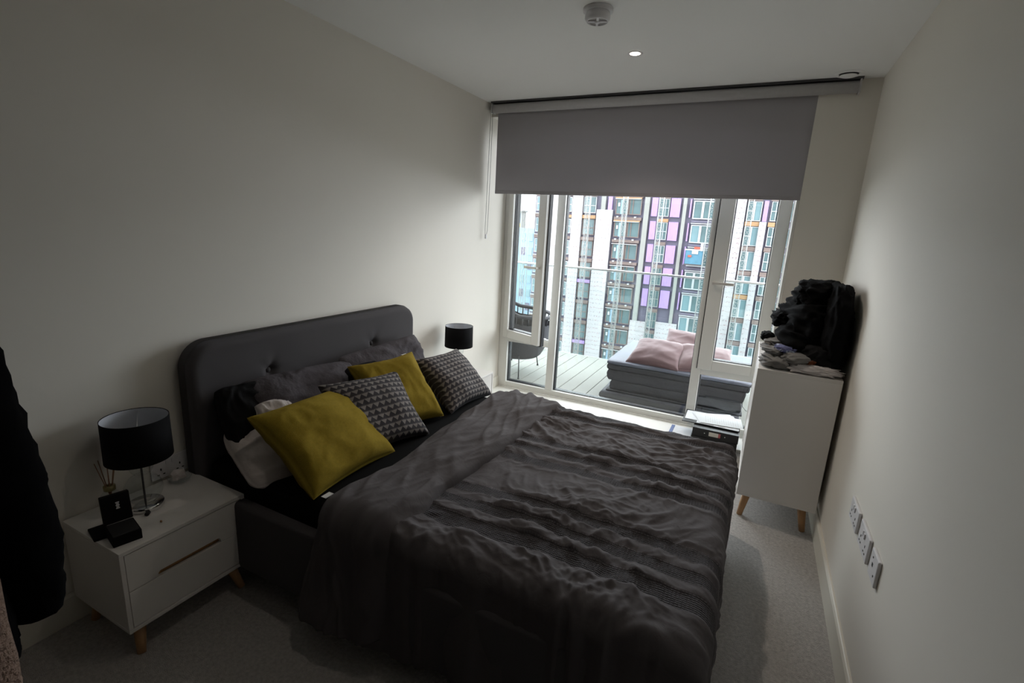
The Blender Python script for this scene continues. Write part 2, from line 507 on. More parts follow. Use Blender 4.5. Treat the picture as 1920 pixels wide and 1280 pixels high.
def cushion(name, c, right, up, w, h, t, m, parent=None, seed=0, wrinkle=0.006, n=40, pinch=0.12, sag=0.0, power=0.42, rnd=0.0):
    """a stuffed square or pillow: c centre, right / up direction vectors"""
    right = Vector(right).normalized(); up = Vector(up); up = (up - right * up.dot(right)).normalized()
    nor = right.cross(up)
    V, UV = [], []
    u = np.linspace(-1, 1, n)
    u = np.sign(u) * (1 - (1 - np.abs(u)) ** 1.35)
    U, VV = np.meshgrid(u, u, indexing='ij')
    px = U * (w / 2) * (1 - pinch * (1 - VV ** 2) * np.abs(U) ** 3)
    py = VV * (h / 2) * (1 - pinch * (1 - U ** 2) * np.abs(VV) ** 3)
    px = px * np.sqrt(1 - rnd * VV ** 4); py = py * np.sqrt(1 - rnd * U ** 4)
    base = (np.clip(1 - np.abs(U) ** 2.4, 0, 1) * np.clip(1 - np.abs(VV) ** 2.4, 0, 1)) ** power
    wr = (perlin(U * 1.6, VV * 1.6, seed) * 0.9 + ridged(U * 2.2 + perlin(U, VV, seed + 1), VV * 2.2, seed + 2) * 0.8 + ridged(U * 5, VV * 3.2 + U * 2, seed + 4) * 0.35) * wrinkle
    edge = np.clip(base * 1.6, 0, 1)
    py = py - sag * base * np.clip(-VV + 0.3, 0, 1)
    for side in (1, -1):
        dz = side * (t / 2) * base * (1.0 + 0.10 * perlin(U * 1.3 + side, VV * 1.3, seed + 6)) + side * wr * edge + 0.010 * perlin(U * 1.4, VV * 1.4, seed + 9)
        for i in range(n):
            for j in range(n):
                p = Vector(c) + right * px[i, j] + up * py[i, j] + nor * dz[i, j]
                V.append(p); UV.append(((U[i, j] + 1) / 2, (VV[i, j] + 1) / 2))
    F = grid_faces(n, n)
    F2 = [tuple(n * n + k for k in f[::-1]) for f in F]
    rim = []
    bd = [i * n for i in range(n)] + [(n - 1) * n + j for j in range(1, n)] + [i * n + n - 1 for i in range(n - 2, -1, -1)] + [j for j in range(n - 2, 0, -1)]
    for a, b in zip(bd, bd[1:] + bd[:1]):
        rim.append((b, a, a + n * n, b + n * n))
    return mesh(name, V, F + F2 + rim, m, parent, True, UV, origin=tuple(c))

def heap(name, c, rad, m, parent=None, seed=0, amp=0.2, scale=2.2, n=(72, 44), exp=2.6, base=None, twist=0.0, xmax=None):
    """a dropped garment: folded, creased lump lying on z = base"""
    V = []
    nu, nv = n
    th = np.linspace(0, 2 * np.pi, nu, endpoint=False); ph = np.linspace(-np.pi / 2, np.pi / 2, nv)
    T, P = np.meshgrid(th, ph, indexing='ij')
    def sg(v, e): return np.sign(v) * np.abs(v) ** e
    e = 2.0 / exp
    X = sg(np.cos(P), e) * sg(np.cos(T), e); Y = sg(np.cos(P), e) * sg(np.sin(T), e); Z = sg(np.sin(P), e)
    wx = X + 0.35 * perlin3(X, Y, Z, seed + 11)
    fold = ridged(wx * scale + Z * 0.8, Y * scale * 0.6 + Z * scale * 0.9, seed, 1.6) - 0.45
    fine = ridged(wx * scale * 2.4, Y * scale * 1.6 + Z * scale * 2.2, seed + 3, 2.0) - 0.4
    big = perlin3(X * 1.1, Y * 1.1, Z * 1.1, seed + 5)
    k = 1 + amp * (fold * 0.8 + fine * 0.22 + big * 0.9) * np.clip(np.cos(P) * 2.2, 0, 1)
    X = X * k * rad[0]; Y = Y * k * rad[1]; Z = Z * k * rad[2]
    if twist:
        ca, sa = math.cos(twist), math.sin(twist)
        X, Y = X * ca - Y * sa, X * sa + Y * ca
    X += c[0]; Y += c[1]; Z += c[2]
    if base is not None: Z = np.maximum(Z, base + 0.002 + 0.004 * np.abs(perlin(X * 20, Y * 20, seed)))
    if xmax is not None: X = np.where(X > xmax, xmax - 0.004 * np.abs(perlin(Y * 20, Z * 20, seed)), X)
    V = np.stack([X, Y, Z], -1).reshape(-1, 3)
    return mesh(name, V, grid_faces(nu, nv, True), m, parent, True, origin=tuple(c))

def copy_tree(root, delta, parent=None):
    c = root.copy(); COL.objects.link(c)
    if parent is None: c.location = Vector(root.location) + Vector(delta)
    else:
        c.parent = parent; c.matrix_parent_inverse = root.matrix_parent_inverse.copy()
    for ch in [o for o in ALLOBJ() if o.parent is not None and o.parent.name == root.name]:
        copy_tree(ch, delta, c)
    return c
def ALLOBJ(): return list(COL.objects)

# ------------------------------------------------------------------ the room
def struct(o): o['kind'] = 'structure'; return o
struct(box('floor', (-0.15, 2.77, -4.95, 0.06, -0.12, 0.0), M['carpet']))
struct(box('ceiling', (-0.15, 2.77, -4.95, 0.42, H, H + 0.15), M['ceiling']))
struct(box('wall_left', (-0.15, 0.0, -4.95, 0.341, -0.02, H), M['wall']))
struct(box('wall_right', (W, W + 0.15, -4.95, 0.0, -0.02, H), M['wall']))
# wall on the window side: pier on the right and lintel above the opening
struct(boxes('wall_window', [(2.30, W + 0.15, 0.0, 0.42, -0.02, H), (0.0, 2.30, 0.02, 0.42, 2.40, H)], M['wall']))
struct(boxes('wall_back', [(0.0, 1.1, -3.72, -3.62, 0, H), (1.0, 1.1, -4.95, -3.72, 0, H)], M['hall']))  # unseen wall, coloured dark so it returns little light to the room
struct(boxes('wall_added_hall', [(1.0, 1.1, -8.0, -4.95, 0, H), (W, W + 0.15, -8.0, -4.95, 0, H), (1.0, W + 0.15, -8.1, -8.0, 0, H), (1.0, W + 0.15, -8.1, -4.95, H, H + 0.1), (1.0, W + 0.15, -8.1, -4.95, -0.1, 0)], M['hall']))      # unseen dark hall, added to absorb light behind the camera
# skirting boards with a stepped, rounded top
def skirting_profile(t=0.015, h=0.12): return [(0, 0), (t, 0), (t, h - 0.012), (t - 0.005, h - 0.003), (t - 0.009, h), (0, h)]
struct(prism('baseboard_left', [(x, z) for x, z in skirting_profile()], 'y', -3.62, D - 0.003, M['skirting']))
struct(prism('baseboard_right', [(W - x, z) for x, z in skirting_profile()], 'y', -4.85, 0.0, M['skirting']))
struct(prism('baseboard_window', [(-y, z) for y, z in skirting_profile()], 'x', 2.30, W - 0.016, M['skirting']))
struct(box('trim_1', (0.016, 2.30, 0.045, D, 0.0, 0.022), M['sill'], bevel=0.004))     # white threshold board in the window recess

# ------------------------------------------------------------------ window
win = empty('window_1', (1.15, D, 0.0)); struct(win); win['label'] = 'white framed full height window with an open casement'
ZT = 2.40
def member(name, b, parent, m=None, bev=0.004): return box(name, b, m or M['frame'], parent, bevel=bev)
yf, yb = D, D + 0.075
member('frame_stile', (0.0, 0.088, yf, yb, 0.022, ZT), win)
member('frame_stile', (2.285, 2.30, yf, yb, 0.022, ZT), win)
member('frame_head', (0.088, 2.285, yf, yb, ZT - 0.07, ZT), win)
member('frame_bottom_rail', (0.088, 2.285, yf, yb, 0.022, 0.075), win)
member('mullion', (0.505, 0.575, yf, yb, 0.075, ZT - 0.07), win)
member('mullion', (1.762, 1.832, yf, yb, 0.075, ZT - 0.07), win)
member('transom', (0.088, 0.505, yf + 0.004, yb, 0.475, 0.535), win)
member('transom', (1.832, 2.285, yf + 0.004, yb, 0.465, 0.535), win)
member('frame_stile', (2.262, 2.285, yf, yb, 0.075, 0.535), win)
struct(box('trim_2', (2.282, 2.2995, 0.012, D - 0.002, 0.024, ZT), M['frame'], bevel=0.003))

def pane(parent, x0, x1, z0, z1, y=None, name='pane', bead=0.018):
    """glass with a white bead on the room side and a black gasket behind it"""
    y = (D + 0.045) if y is None else y
    g = box(name, (x0 - 0.006, x1 + 0.006, y, y + 0.006, z0 - 0.006, z1 + 0.006), M['glass'], parent)
    def ring(nm, a, ya, ybk, m, par):
        return boxes(nm, [(x0, x0 + a, ya, ybk, z0, z1), (x1 - a, x1, ya, ybk, z0, z1), (x0 + a, x1 - a, ya, ybk, z0, z0 + a), (x0 + a, x1 - a, ya, ybk, z1 - a, z1)], m, par)
    ring('gasket', 0.006, y - 0.012, y - 0.001, M['gasket'], g)
    ring('outer_bead', 0.006, y + 0.007, y + 0.048, M['gasket'], g)
    return g
pane(win, 0.088, 0.505, 0.075, 0.475)
pane(win, 0.575, 1.762, 0.075, ZT - 0.07)
pane(win, 1.832, 2.262, 0.075, 0.465)

def sash(name, x0, x1, z0, z1, hinge, ang, handle_side, loc_y=D):
    """casement: stiles and rails joined with one pane, gasket and lever handle; built at the hinge"""
    s = empty(name, (hinge, loc_y, 0.0))
    ya, yb2 = loc_y - 0.012, loc_y + 0.058
    ws = 0.062
    L, Rr = ws, ws
    if handle_side > 0: L = 0.055; Rr = 0.085
    else: L = 0.105; Rr = 0.085
    gx0, gx1, gz0, gz1 = x0 + L, x1 - Rr, z0 + 0.078, z1 - 0.07
    box('sash_stile', (x0, gx0, ya, yb2, z0, z1), M['frame'], s, 0.005)
    box('sash_stile', (gx1, x1, ya, yb2, z0, z1), M['frame'], s, 0.005)
    box('sash_rail', (gx0, gx1, ya, yb2, z0, gz0), M['frame'], s, 0.005)
    box('sash_rail', (gx0, gx1, ya, yb2, gz1, z1), M['frame'], s, 0.005)
    pane(s, gx0, gx1, gz0, gz1, y=loc_y + 0.028)
    # weather seal on the outer lip, seen on the open casement
    boxes('weather_seal', [(x1 - 0.001, x1 + 0.011, loc_y + 0.022, loc_y + 0.056, z0 - 0.004, z1), (x0, x1, loc_y + 0.022, loc_y + 0.05, z0 - 0.010, z0 - 0.001)] if handle_side > 0 else
          [(x0 - 0.006, x0 - 0.0005, loc_y - 0.008, loc_y + 0.03, z0, z1)], M['gasket'], s)
    hx = (x1 - 0.035) if handle_side > 0 else (x0 + 0.035)
    zc = 1.205
    d = -1 if handle_side > 0 else 1
    h = lathe('handle', [(0.0, 0.0), (0.016, 0.0), (0.016, 0.006), (0.0, 0.006)], (0, 0, 0), M['handle'], s, 20, False)
    h.matrix_parent_inverse = Matrix(); h.location = (0, 0, 0)
    h.matrix_basis = wmat(s).inverted() @ (Matrix.Translation((hx, ya, zc)) @ Matrix.Rotation(math.radians(90), 4, 'X'))
    bm = bm_boxes([(min(hx - d * 0.012, hx + d * 0.145), max(hx - d * 0.012, hx + d * 0.145), ya - 0.052, ya - 0.040, zc - 0.011, zc + 0.011)], 0.004)
    lv = bm_obj('lever', bm, M['handle'], s)
    tubes('handle_neck', [([(hx, ya - 0.004, zc), (hx, ya - 0.044, zc)], 0.009)], M['handle'], s, 12)
    s.rotation_euler = (0, 0, ang)
    return s
s1 = sash('casement', 0.045, 0.505, 0.515, ZT - 0.05, 0.045, 0.0, 1)
s1.rotation_euler = (0, 0, -math.radians(20))
s1.parent = win; s1.matrix_parent_inverse = Matrix.Translation(-Vector(win.location))
s2 = sash('casement', 1.805, 2.278, 0.515, ZT - 0.05, 2.278, 0.0, -1)
s2.parent = win; s2.matrix_parent_inverse = Matrix.Translation(-Vector(win.location))
# stay at the foot of the open casement
boxes('window_stay', [(0.40, 0.50, D + 0.012, D + 0.022, 0.537, 0.545), (0.44, 0.475, D + 0.010, D + 0.024, 0.545, 0.553)], M['steel'], win)
box('striker_plate', (0.497, 0.5045, D + 0.02, D + 0.045, 1.36, 1.41), M['dark'], win)
box('striker_plate', (0.497, 0.5045, D + 0.02, D + 0.045, 0.66, 0.71), M['dark'], win)

# ------------------------------------------------------------------ roller blind
bl = tag(empty('roller_blind', (1.28, -0.03, H)), 'grey roller blind pulled a third of the way down over the window', 'blind')
box('shadow_gap_rail', (0.035, 2.512, -0.06, 0.0, H - 0.014, H - 0.0005), M['dark'], bl)  # dark strip standing in for the shadow between ceiling and roll
tubes('roll', [([(0.048, -0.028, H - 0.05), (2.498, -0.028, H - 0.05)], 0.034)], M['cassette'], bl, 28)
for x in (0.040, 2.500):
    box('bracket', (x - 0.004, x + 0.006, -0.064, 0.006, H - 0.088, H - 0.014), M['cassette'], bl, 0.003)
box('fabric', (0.070, 2.492, 0.0035, 0.0045, 1.81, H - 0.05), M['blind'], bl)
box('hem_bar', (0.070, 2.492, 0.0015, 0.0065, 1.802, 1.826), M['blind'], bl, 0.002)
def chain(x, y, z0, z1):
    return [(x, y, z0), (x, y, z1)]
tubes('pull_chain', [([(0.030, -0.045, H - 0.03), (0.026, -0.047, 2.0), (0.018, -0.047, 1.5), (0.021, -0.047, 1.462), (0.030, -0.045, 1.46), (0.038, -0.043, 1.5), (0.044, -0.042, 2.0), (0.044, -0.042, H - 0.05)], 0.0022)], M['cord'], bl, 6)
box('chain_weight', (0.018, 0.034, -0.053, -0.041, 1.43, 1.468), M['white_plastic'], bl, 0.003)

# ------------------------------------------------------------------ ceiling fittings
sd = tag(empty('smoke_detector', (1.327, -1.405, H)), 'white round smoke detector on the ceiling', 'smoke detector')
lathe('base_ring', [(0, 0), (0.066, 0), (0.066, -0.012), (0.060, -0.016), (0, -0.016)], (1.327, -1.405, H), M['white_plastic'], sd, 40)
lathe('housing', [(0.052, -0.016), (0.056, -0.030), (0.056, -0.040), (0.048, -0.052), (0.044, -0.052), (0.044, -0.045), (0, -0.045)], (1.327, -1.405, H), M['white_plastic'], sd, 40)
lathe('hub', [(0.0, -0.056), (0.011, -0.055), (0.013, -0.050), (0.013, -0.045)], (1.327, -1.405, H), M['white_plastic'], sd, 20)
for k in range(4):
    a = math.radians(20 + 90 * k)
    r0 = Vector((1.327, -1.405, H - 0.049))
    dirv = Vector((math.cos(a), math.sin(a), 0)); w_ = Vector((-math.sin(a), math.cos(a), 0)) * 0.005
    e0, e1 = r0 + dirv * 0.011, r0 + dirv * 0.046
    V = [e0 - w_, e0 + w_, e1 + w_, e1 - w_]; V = [v + Vector((0, 0, z)) for z in (-0.003, 0.004) for v in V]
    mesh('vane', V, BOXF, M['white_plastic'], sd)
lathe('intake', [(0.014, -0.0455), (0.043, -0.0455)], (1.327, -1.405, H), M['cassette'], sd, 36)

def downlight(x, y, label, power):
    d = tag(empty('downlight', (x, y, H)), label, 'light', 'recessed ceiling downlights')
    lathe('trim_ring', [(0.027, -0.0005), (0.028, -0.003), (0.042, -0.002), (0.043, -0.0005)], (x, y, H), M['white_plastic'], d, 36)
    lathe('lens', [(0.0, -0.0015), (0.027, -0.0015)], (x, y, H), M['lens'], d, 32)
    L = bpy.data.lights.new('downlight_beam', 'SPOT')
    L.energy = power; L.color = (1.0, 0.87, 0.74); L.spot_size = math.radians(120); L.spot_blend = 0.9; L.shadow_soft_size = 0.03
    lo = bpy.data.objects.new('downlight_beam', L); lo.location = (x, y, H - 0.01); link(lo, d)
M['lens'] = emit_mat('lit_downlight_lens', (1.0, 0.86, 0.72), 4.0)
downlight(1.352, -0.805, 'lit recessed downlight in the ceiling towards the window', 5.0)
downlight(1.352, -2.45, 'lit recessed downlight in the ceiling above the near side of the bed', 0.5)

av = tag(empty('air_valve', (2.427, -0.125, H)), 'white round air valve in the ceiling by the window corner', 'vent')
lathe('rim', [(0.050, -0.0005), (0.052, -0.006), (0.072, -0.005), (0.075, -0.0005)], (2.427, -0.125, H), M['ceiling'], av, 40)
lathe('throat', [(0.0, -0.002), (0.050, -0.002)], (2.427, -0.125, H), M['hole'], av, 40)
lathe('disc', [(0.0, -0.016), (0.040, -0.016), (0.046, -0.011), (0.040, -0.009), (0.0, -0.009)], (2.427, -0.125, H), M['ceiling'], av, 40)

# ------------------------------------------------------------------ sockets
def socket_plate(y0, y1, z0, z1, x, nx, label, holes, cat='socket', group=None):
    """plate on a wall whose normal is nx (+1 or -1) along x"""
    s = tag(empty('wall_socket', (x, (y0 + y1) / 2, (z0 + z1) / 2)), label, cat, group)
    xa, xb = sorted((x, x + nx * 0.011))
    bm = bm_boxes([(xa, xb, y0, y1, z0, z1)], 0.0035)
    bm_obj('plate', bm, M['white_plastic'], s)
    xs = x + nx * 0.0112
    for nm, yy, zz, hy, hz, m in holes:
        a, b = sorted((xs - nx * 0.0005, xs + nx * (0.0008 if nm != 'switch' else 0.004)))
        box(nm, (a, b, yy - hy, yy + hy, zz - hz, zz + hz), m, s)
    return s
def uk_double(yc, zc, sgn=1):
    h = []
    for o in (-0.038, 0.038):
        h += [('pin_hole', yc + o, zc - 0.002, 0.0022, 0.0045, M['hole']), ('pin_hole', yc + o - 0.011, zc - 0.024, 0.004, 0.0022, M['hole']), ('pin_hole', yc + o + 0.011, zc - 0.024, 0.004, 0.0022, M['hole'])]
    for o in (-0.012, 0.012):
        h.append(('switch', yc + o, zc + 0.024, 0.006, 0.010, M['white_plastic']))
    return h
socket_plate(-1.655, -1.505, 0.474, 0.562, W, -1, 'white double socket on the wall nearest the white chest of drawers', uk_double(-1.58, 0.518))
socket_plate(-1.860, -1.705, 0.477, 0.570, W, -1, 'white double socket in the middle of the three wall plates', uk_double(-1.782, 0.523))
socket_plate(-2.000, -1.905, 0.482, 0.576, W, -1, 'white square television outlet plate, end one of the three wall plates',
             [('aerial_hole', -1.945, 0.533, 0.006, 0.006, M['hole']), ('screw', -1.938, 0.556, 0.003, 0.003, M['hole']), ('screw', -1.975, 0.510, 0.003, 0.003, M['hole'])], 'outlet')
socket_plate(-2.735, -2.585, 0.430, 0.518, 0.0, 1, 'white double socket on the wall above the nearer bedside table', uk_double(-2.66, 0.474))

# ------------------------------------------------------------------ bed
bed = tag(empty('bed', (0.0, -1.87, 0.0)), 'charcoal upholstered bed with buttoned rounded headboard', 'bed')
def headboard_mesh():
    x0, x1 = 0.030, 0.112
    y0, y1, z0, z1 = -2.600, -1.113, 0.06, 1.005
    r = 0.115
    nb = 60
    # front surface on a grid, rounded-rectangle outline with a soft edge
    ny, nz = 150, 96
    yy = np.linspace(y0, y1, ny); zz = np.linspace(z0, z1, nz)
    Y, Z = np.meshgrid(yy, zz, indexing='ij')
    # squash corners: move points outside the rounded corner onto it
    cy = np.where(Y < y0 + r, y0 + r, np.where(Y > y1 - r, y1 - r, Y)); cz = np.where(Z > z1 - r, z1 - r, Z)
    dy, dz = Y - cy, Z - cz
    m_ = np.maximum(np.abs(dy), np.abs(dz)); L_ = np.hypot(dy, dz) + 1e-9
    k = np.where((np.abs(dy) > 0) & (dz > 0), m_ / L_, 1.0)
    Y2, Z2 = cy + dy * k, cz + dz * k
    dist = np.minimum(np.minimum(Y2 - y0, y1 - Y2), z1 - Z2)
    ins = np.hypot(np.where(np.abs(Y2 - cy) > 0, Y2 - cy, 0), np.where(Z2 > cz, Z2 - cz, 0))
    dist = np.where((np.abs(dy) > 0) & (dz > 0), r - ins, dist)
    soft = 0.035
    q = np.clip(dist / soft, 0, 1)
    X = x1 - soft * (1 - np.sqrt(np.clip(1 - (1 - q) ** 2, 0, 1)))
    X = X + 0.006 * np.clip(dist / 0.25, 0, 1) + 0.0015 * perlin(Y * 6, Z * 6, 3)
    for by, bz in BUTTONS:
        rr = np.hypot(Y2 - by, Z2 - bz)
        X = X - 0.026 * np.exp(-(rr / 0.028) ** 2) - 0.008 * np.exp(-(rr / 0.075) ** 2) * (0.6 + 0.4 * np.cos(5 * np.arctan2(Z2 - bz, Y2 - by)))
    V = np.stack([X, Y2, Z2], -1).reshape(-1, 3).tolist()
    F = grid_faces(ny, nz)
    Vb = [(x0, v[1], v[2]) for v in V]
    n = len(V)
    rim = []
    bd = [i * nz for i in range(ny)] + [(ny - 1) * nz + j for j in range(1, nz)] + [i * nz + nz - 1 for i in range(ny - 2, -1, -1)] + [j for j in range(nz - 2, 0, -1)]
    base = n
    V2 = V + [Vb[i] for i in bd]
    nbd = len(bd)
    for k_ in range(nbd):
        a, b = bd[k_], bd[(k_ + 1) % nbd]
        rim.append((a, b, base + (k_ + 1) % nbd, base + k_))
    F2 = F + rim + [tuple(base + i for i in range(nbd))]
    return V2, F2
BUTTONS = [(-2.225, 0.810), (-1.515, 0.808)]
_v, _fc = headboard_mesh()
hb = mesh('headboard', _v, _fc, M['headboard'], bed, True)
for by, bz in BUTTONS:
    b_ = lathe('button', [(0.0, 0.012), (0.007, 0.011), (0.013, 0.006), (0.015, 0.0), (0.0, 0.0)], (0, 0, 0), M['headboard'], hb, 20)
    b_.matrix_parent_inverse = Matrix()
    b_.matrix_basis = wmat(hb).inverted() @ Matrix.Translation((0.086, by, bz)) @ Matrix.Rotation(math.radians(90), 4, 'Y')
box('side_rail', (0.12, 2.14, -2.635, -2.580, 0.10, 0.405), M['headboard'], bed, 0.018, 3, True)
box('side_rail', (0.12, 2.14, -1.160, -1.105, 0.10, 0.405), M['headboard'], bed, 0.018, 3, True)
box('foot_rail', (2.10, 2.145, -2.585, -1.155, 0.10, 0.36), M['headboard'], bed, 0.018, 3, True)
boxes('slatted_base', [(0.12, 2.10, -2.58, -1.16, 0.20, 0.24)], M['dark'], bed)
for lx, ly in ((0.22, -2.55), (0.22, -1.19), (2.05, -2.55), (2.05, -1.19)):
    lathe('leg', [(0.0, 0.0), (0.022, 0.0), (0.028, 0.20), (0.0, 0.20)], (lx, ly, 0.0), M['dark'], bed, 16)

mt = tag(box('mattress', (0.128, 2.085, -2.572, -1.168, 0.24, 0.497), M['sheet'], None, 0.035, 4, True), 'thick mattress in a black fitted sheet on the charcoal bed', 'mattress')

# ---- duvet
YN, YF, HT = -2.612, -1.128, 0.520
RC = 0.055
def across(a, near_len):
    """a = arc length from the near hem; returns y, z, normal (ny, nz) and how far down the side"""
    top = (YF - YN) - 2 * RC
    q = RC * math.pi / 2
    a = np.asarray(a, float)
    y = np.empty_like(a); z = np.empty_like(a); ny = np.zeros_like(a); nz = np.ones_like(a)
    A0 = near_len; A1 = A0 + q; A2 = A1 + top; A3 = A2 + q
    m = a < A0
    y[m] = YN; z[m] = HT - RC - (A0 - a[m]); ny[m] = -1; nz[m] = 0
    m = (a >= A0) & (a < A1); t = (a[m] - A0) / RC
    y[m] = YN + RC - RC * np.cos(t); z[m] = HT - RC + RC * np.sin(t); ny[m] = -np.cos(t); nz[m] = np.sin(t)
    m = (a >= A1) & (a < A2); y[m] = YN + RC + (a[m] - A1); z[m] = HT
    m = (a >= A2) & (a < A3); t = (a[m] - A2) / RC
    y[m] = YF - RC + RC * np.sin(t); z[m] = HT - RC + RC * np.cos(t); ny[m] = np.sin(t); nz[m] = np.cos(t)
    m = a >= A3; y[m] = YF; z[m] = HT - RC - (a[m] - A3); ny[m] = 1; nz[m] = 0
    return y, z, ny, nz
BANDS = [(-2.475, -2.385), (-2.345, -2.275), (-2.235, -2.165), (-1.895, -1.825), (-1.785, -1.715), (-1.675, -1.615), (-1.32, -1.245), (-1.215, -1.145)]
def crease(x, y, seed, p=5.0):
    """thin sharp creases: the zero lines of a noise, narrow and tall"""
    return np.exp(-(perlin(x, y, seed) * p) ** 2)
def wrinkles(x, y):
    wx = x + 0.05 * perlin(x * 3, y * 3, 21) + 0.012 * perlin(x * 9, y * 9, 23); wy = y + 0.05 * perlin(x * 3, y * 3, 22) + 0.012 * perlin(x * 9, y * 9, 24)
    h = 0.010 * perlin(x * 2.6, y * 2.6, 1) + 0.003 * perlin(wx * 7, wy * 7, 5)
    for k, ang in enumerate((12, 58, 104, 150)):          # streaks of creases in a few directions, each over its own patch
        c, sn = math.cos(math.radians(ang)), math.sin(math.radians(ang))
        u = wx * c + wy * sn; v = -wx * sn + wy * c
        patch = np.clip(perlin(x * 1.8, y * 1.8, 70 + k) * 1.6 + 0.45, 0, 1)
        h = h + patch * (0.0085 * crease(u * 2.6, v * 8.5, 80 + k, 4.5) + 0.0042 * crease(u * 5.5, v * 17, 90 + k, 4.0) + 0.0018 * crease(u * 12, v * 30, 95 + k, 3.5))
    return h
def bands(x, y):
    wf = np.zeros_like(y); puff = np.zeros_like(y)
    yw = y + 0.012 * perlin(x * 5, y * 5, 31) + 0.02 * perlin(x * 1.2, y * 0.5, 32)
    for a, b in BANDS:
        k = np.clip((yw - a) / 0.012, 0, 1) * np.clip((b - yw) / 0.012, 0, 1)
        wf = np.maximum(wf, k)
        for e in (a - 0.018, b + 0.018):
            puff = np.maximum(puff, np.exp(-((yw - e) / 0.011) ** 2))
    return wf, puff

NEAR = 0.385
def duvet_main():
    total = NEAR + RC * math.pi + (YF - YN - 2 * RC) + 0.30
    na, ns = 420, 320
    a = np.linspace(0, total, na)
    XF = 2.165; xr = 0.06
    sl = np.linspace(0, 1.30 + 0.30, ns)
    A, S = np.meshgrid(a, sl, indexing='ij')
    y, z, ny, nz = across(A, NEAR)
    x0 = 0.90
    x = x0 + S
    over = np.clip(x - (XF - xr), 0, None)
    q = xr * math.pi / 2
    t = np.clip(over, 0, q) / xr
    down = np.where(over < q, xr * (1 - np.cos(t)), xr + (over - q))
    xx = np.where(over > 0, XF - xr + xr * np.sin(np.clip(t, 0, math.pi / 2)), x)
    nx = np.where(over > 0, np.sin(np.clip(t, 0, math.pi / 2)), 0.0)
    wr = wrinkles(x, y + 0 * x)
    wf, puff = bands(x, np.where(nz > 0.5, y, -9.0))
    crumple = ridged(x * 22 + y * 9, y * 12, 41, 1.5) * 0.7 + ridged(x * 9, y * 4, 42, 1.5) * 0.3
    h = wr * (1 - 0.6 * wf) + puff * (0.0004 + 0.0040 * crumple) * np.clip((x - 1.15) / 0.25, 0, 1)
    hang = np.clip((HT - RC - z) / 0.3, 0, 1)
    fold = hang * (0.020 * np.sin(x * 13 + 2.5 * perlin(x * 2, z * 2, 12)) + 0.02)
    foot = np.clip((down - xr) / 0.25, 0, 1)
    ffold = foot * (0.012 * np.sin(y * 15 + 2 * perlin(y * 2, z * 2, 13)) + 0.006)
    h = h + fold
    nlen = np.sqrt(nx ** 2 + ny ** 2 + nz ** 2)
    X = xx + (nx / nlen) * h + ffold
    Y = y + (ny / nlen) * h
    Z = z - down + (nz / nlen) * h
    # corner falls: pull the doubled drop in
    Z = np.where(Z < 0.075, 0.075 + 0.02 * np.tanh((Z - 0.075) / 0.02) * 0.4, Z)
    both = np.clip(hang * 1.6, 0, 1) * np.clip(foot * 1.6, 0, 1)
    X = X - 0.05 * both; Y = Y - np.sign(ny) * (-0.05) * both
    V = np.stack([X, Y, Z], -1).reshape(-1, 3)
    UV = np.stack([x, A], -1).reshape(-1, 2)
    return V, grid_faces(na, ns), UV, wf.reshape(-1)
duv = tag(empty('duvet', (1.5, -1.87, HT)), 'crumpled dark grey duvet with waffle bands spread over the bed', 'duvet')
_V, _F, _UV, _wf = duvet_main()
mesh('cover', _V, [f[::-1] for f in _F], M['duvet'], duv, True, _UV, ('waffle', _wf))

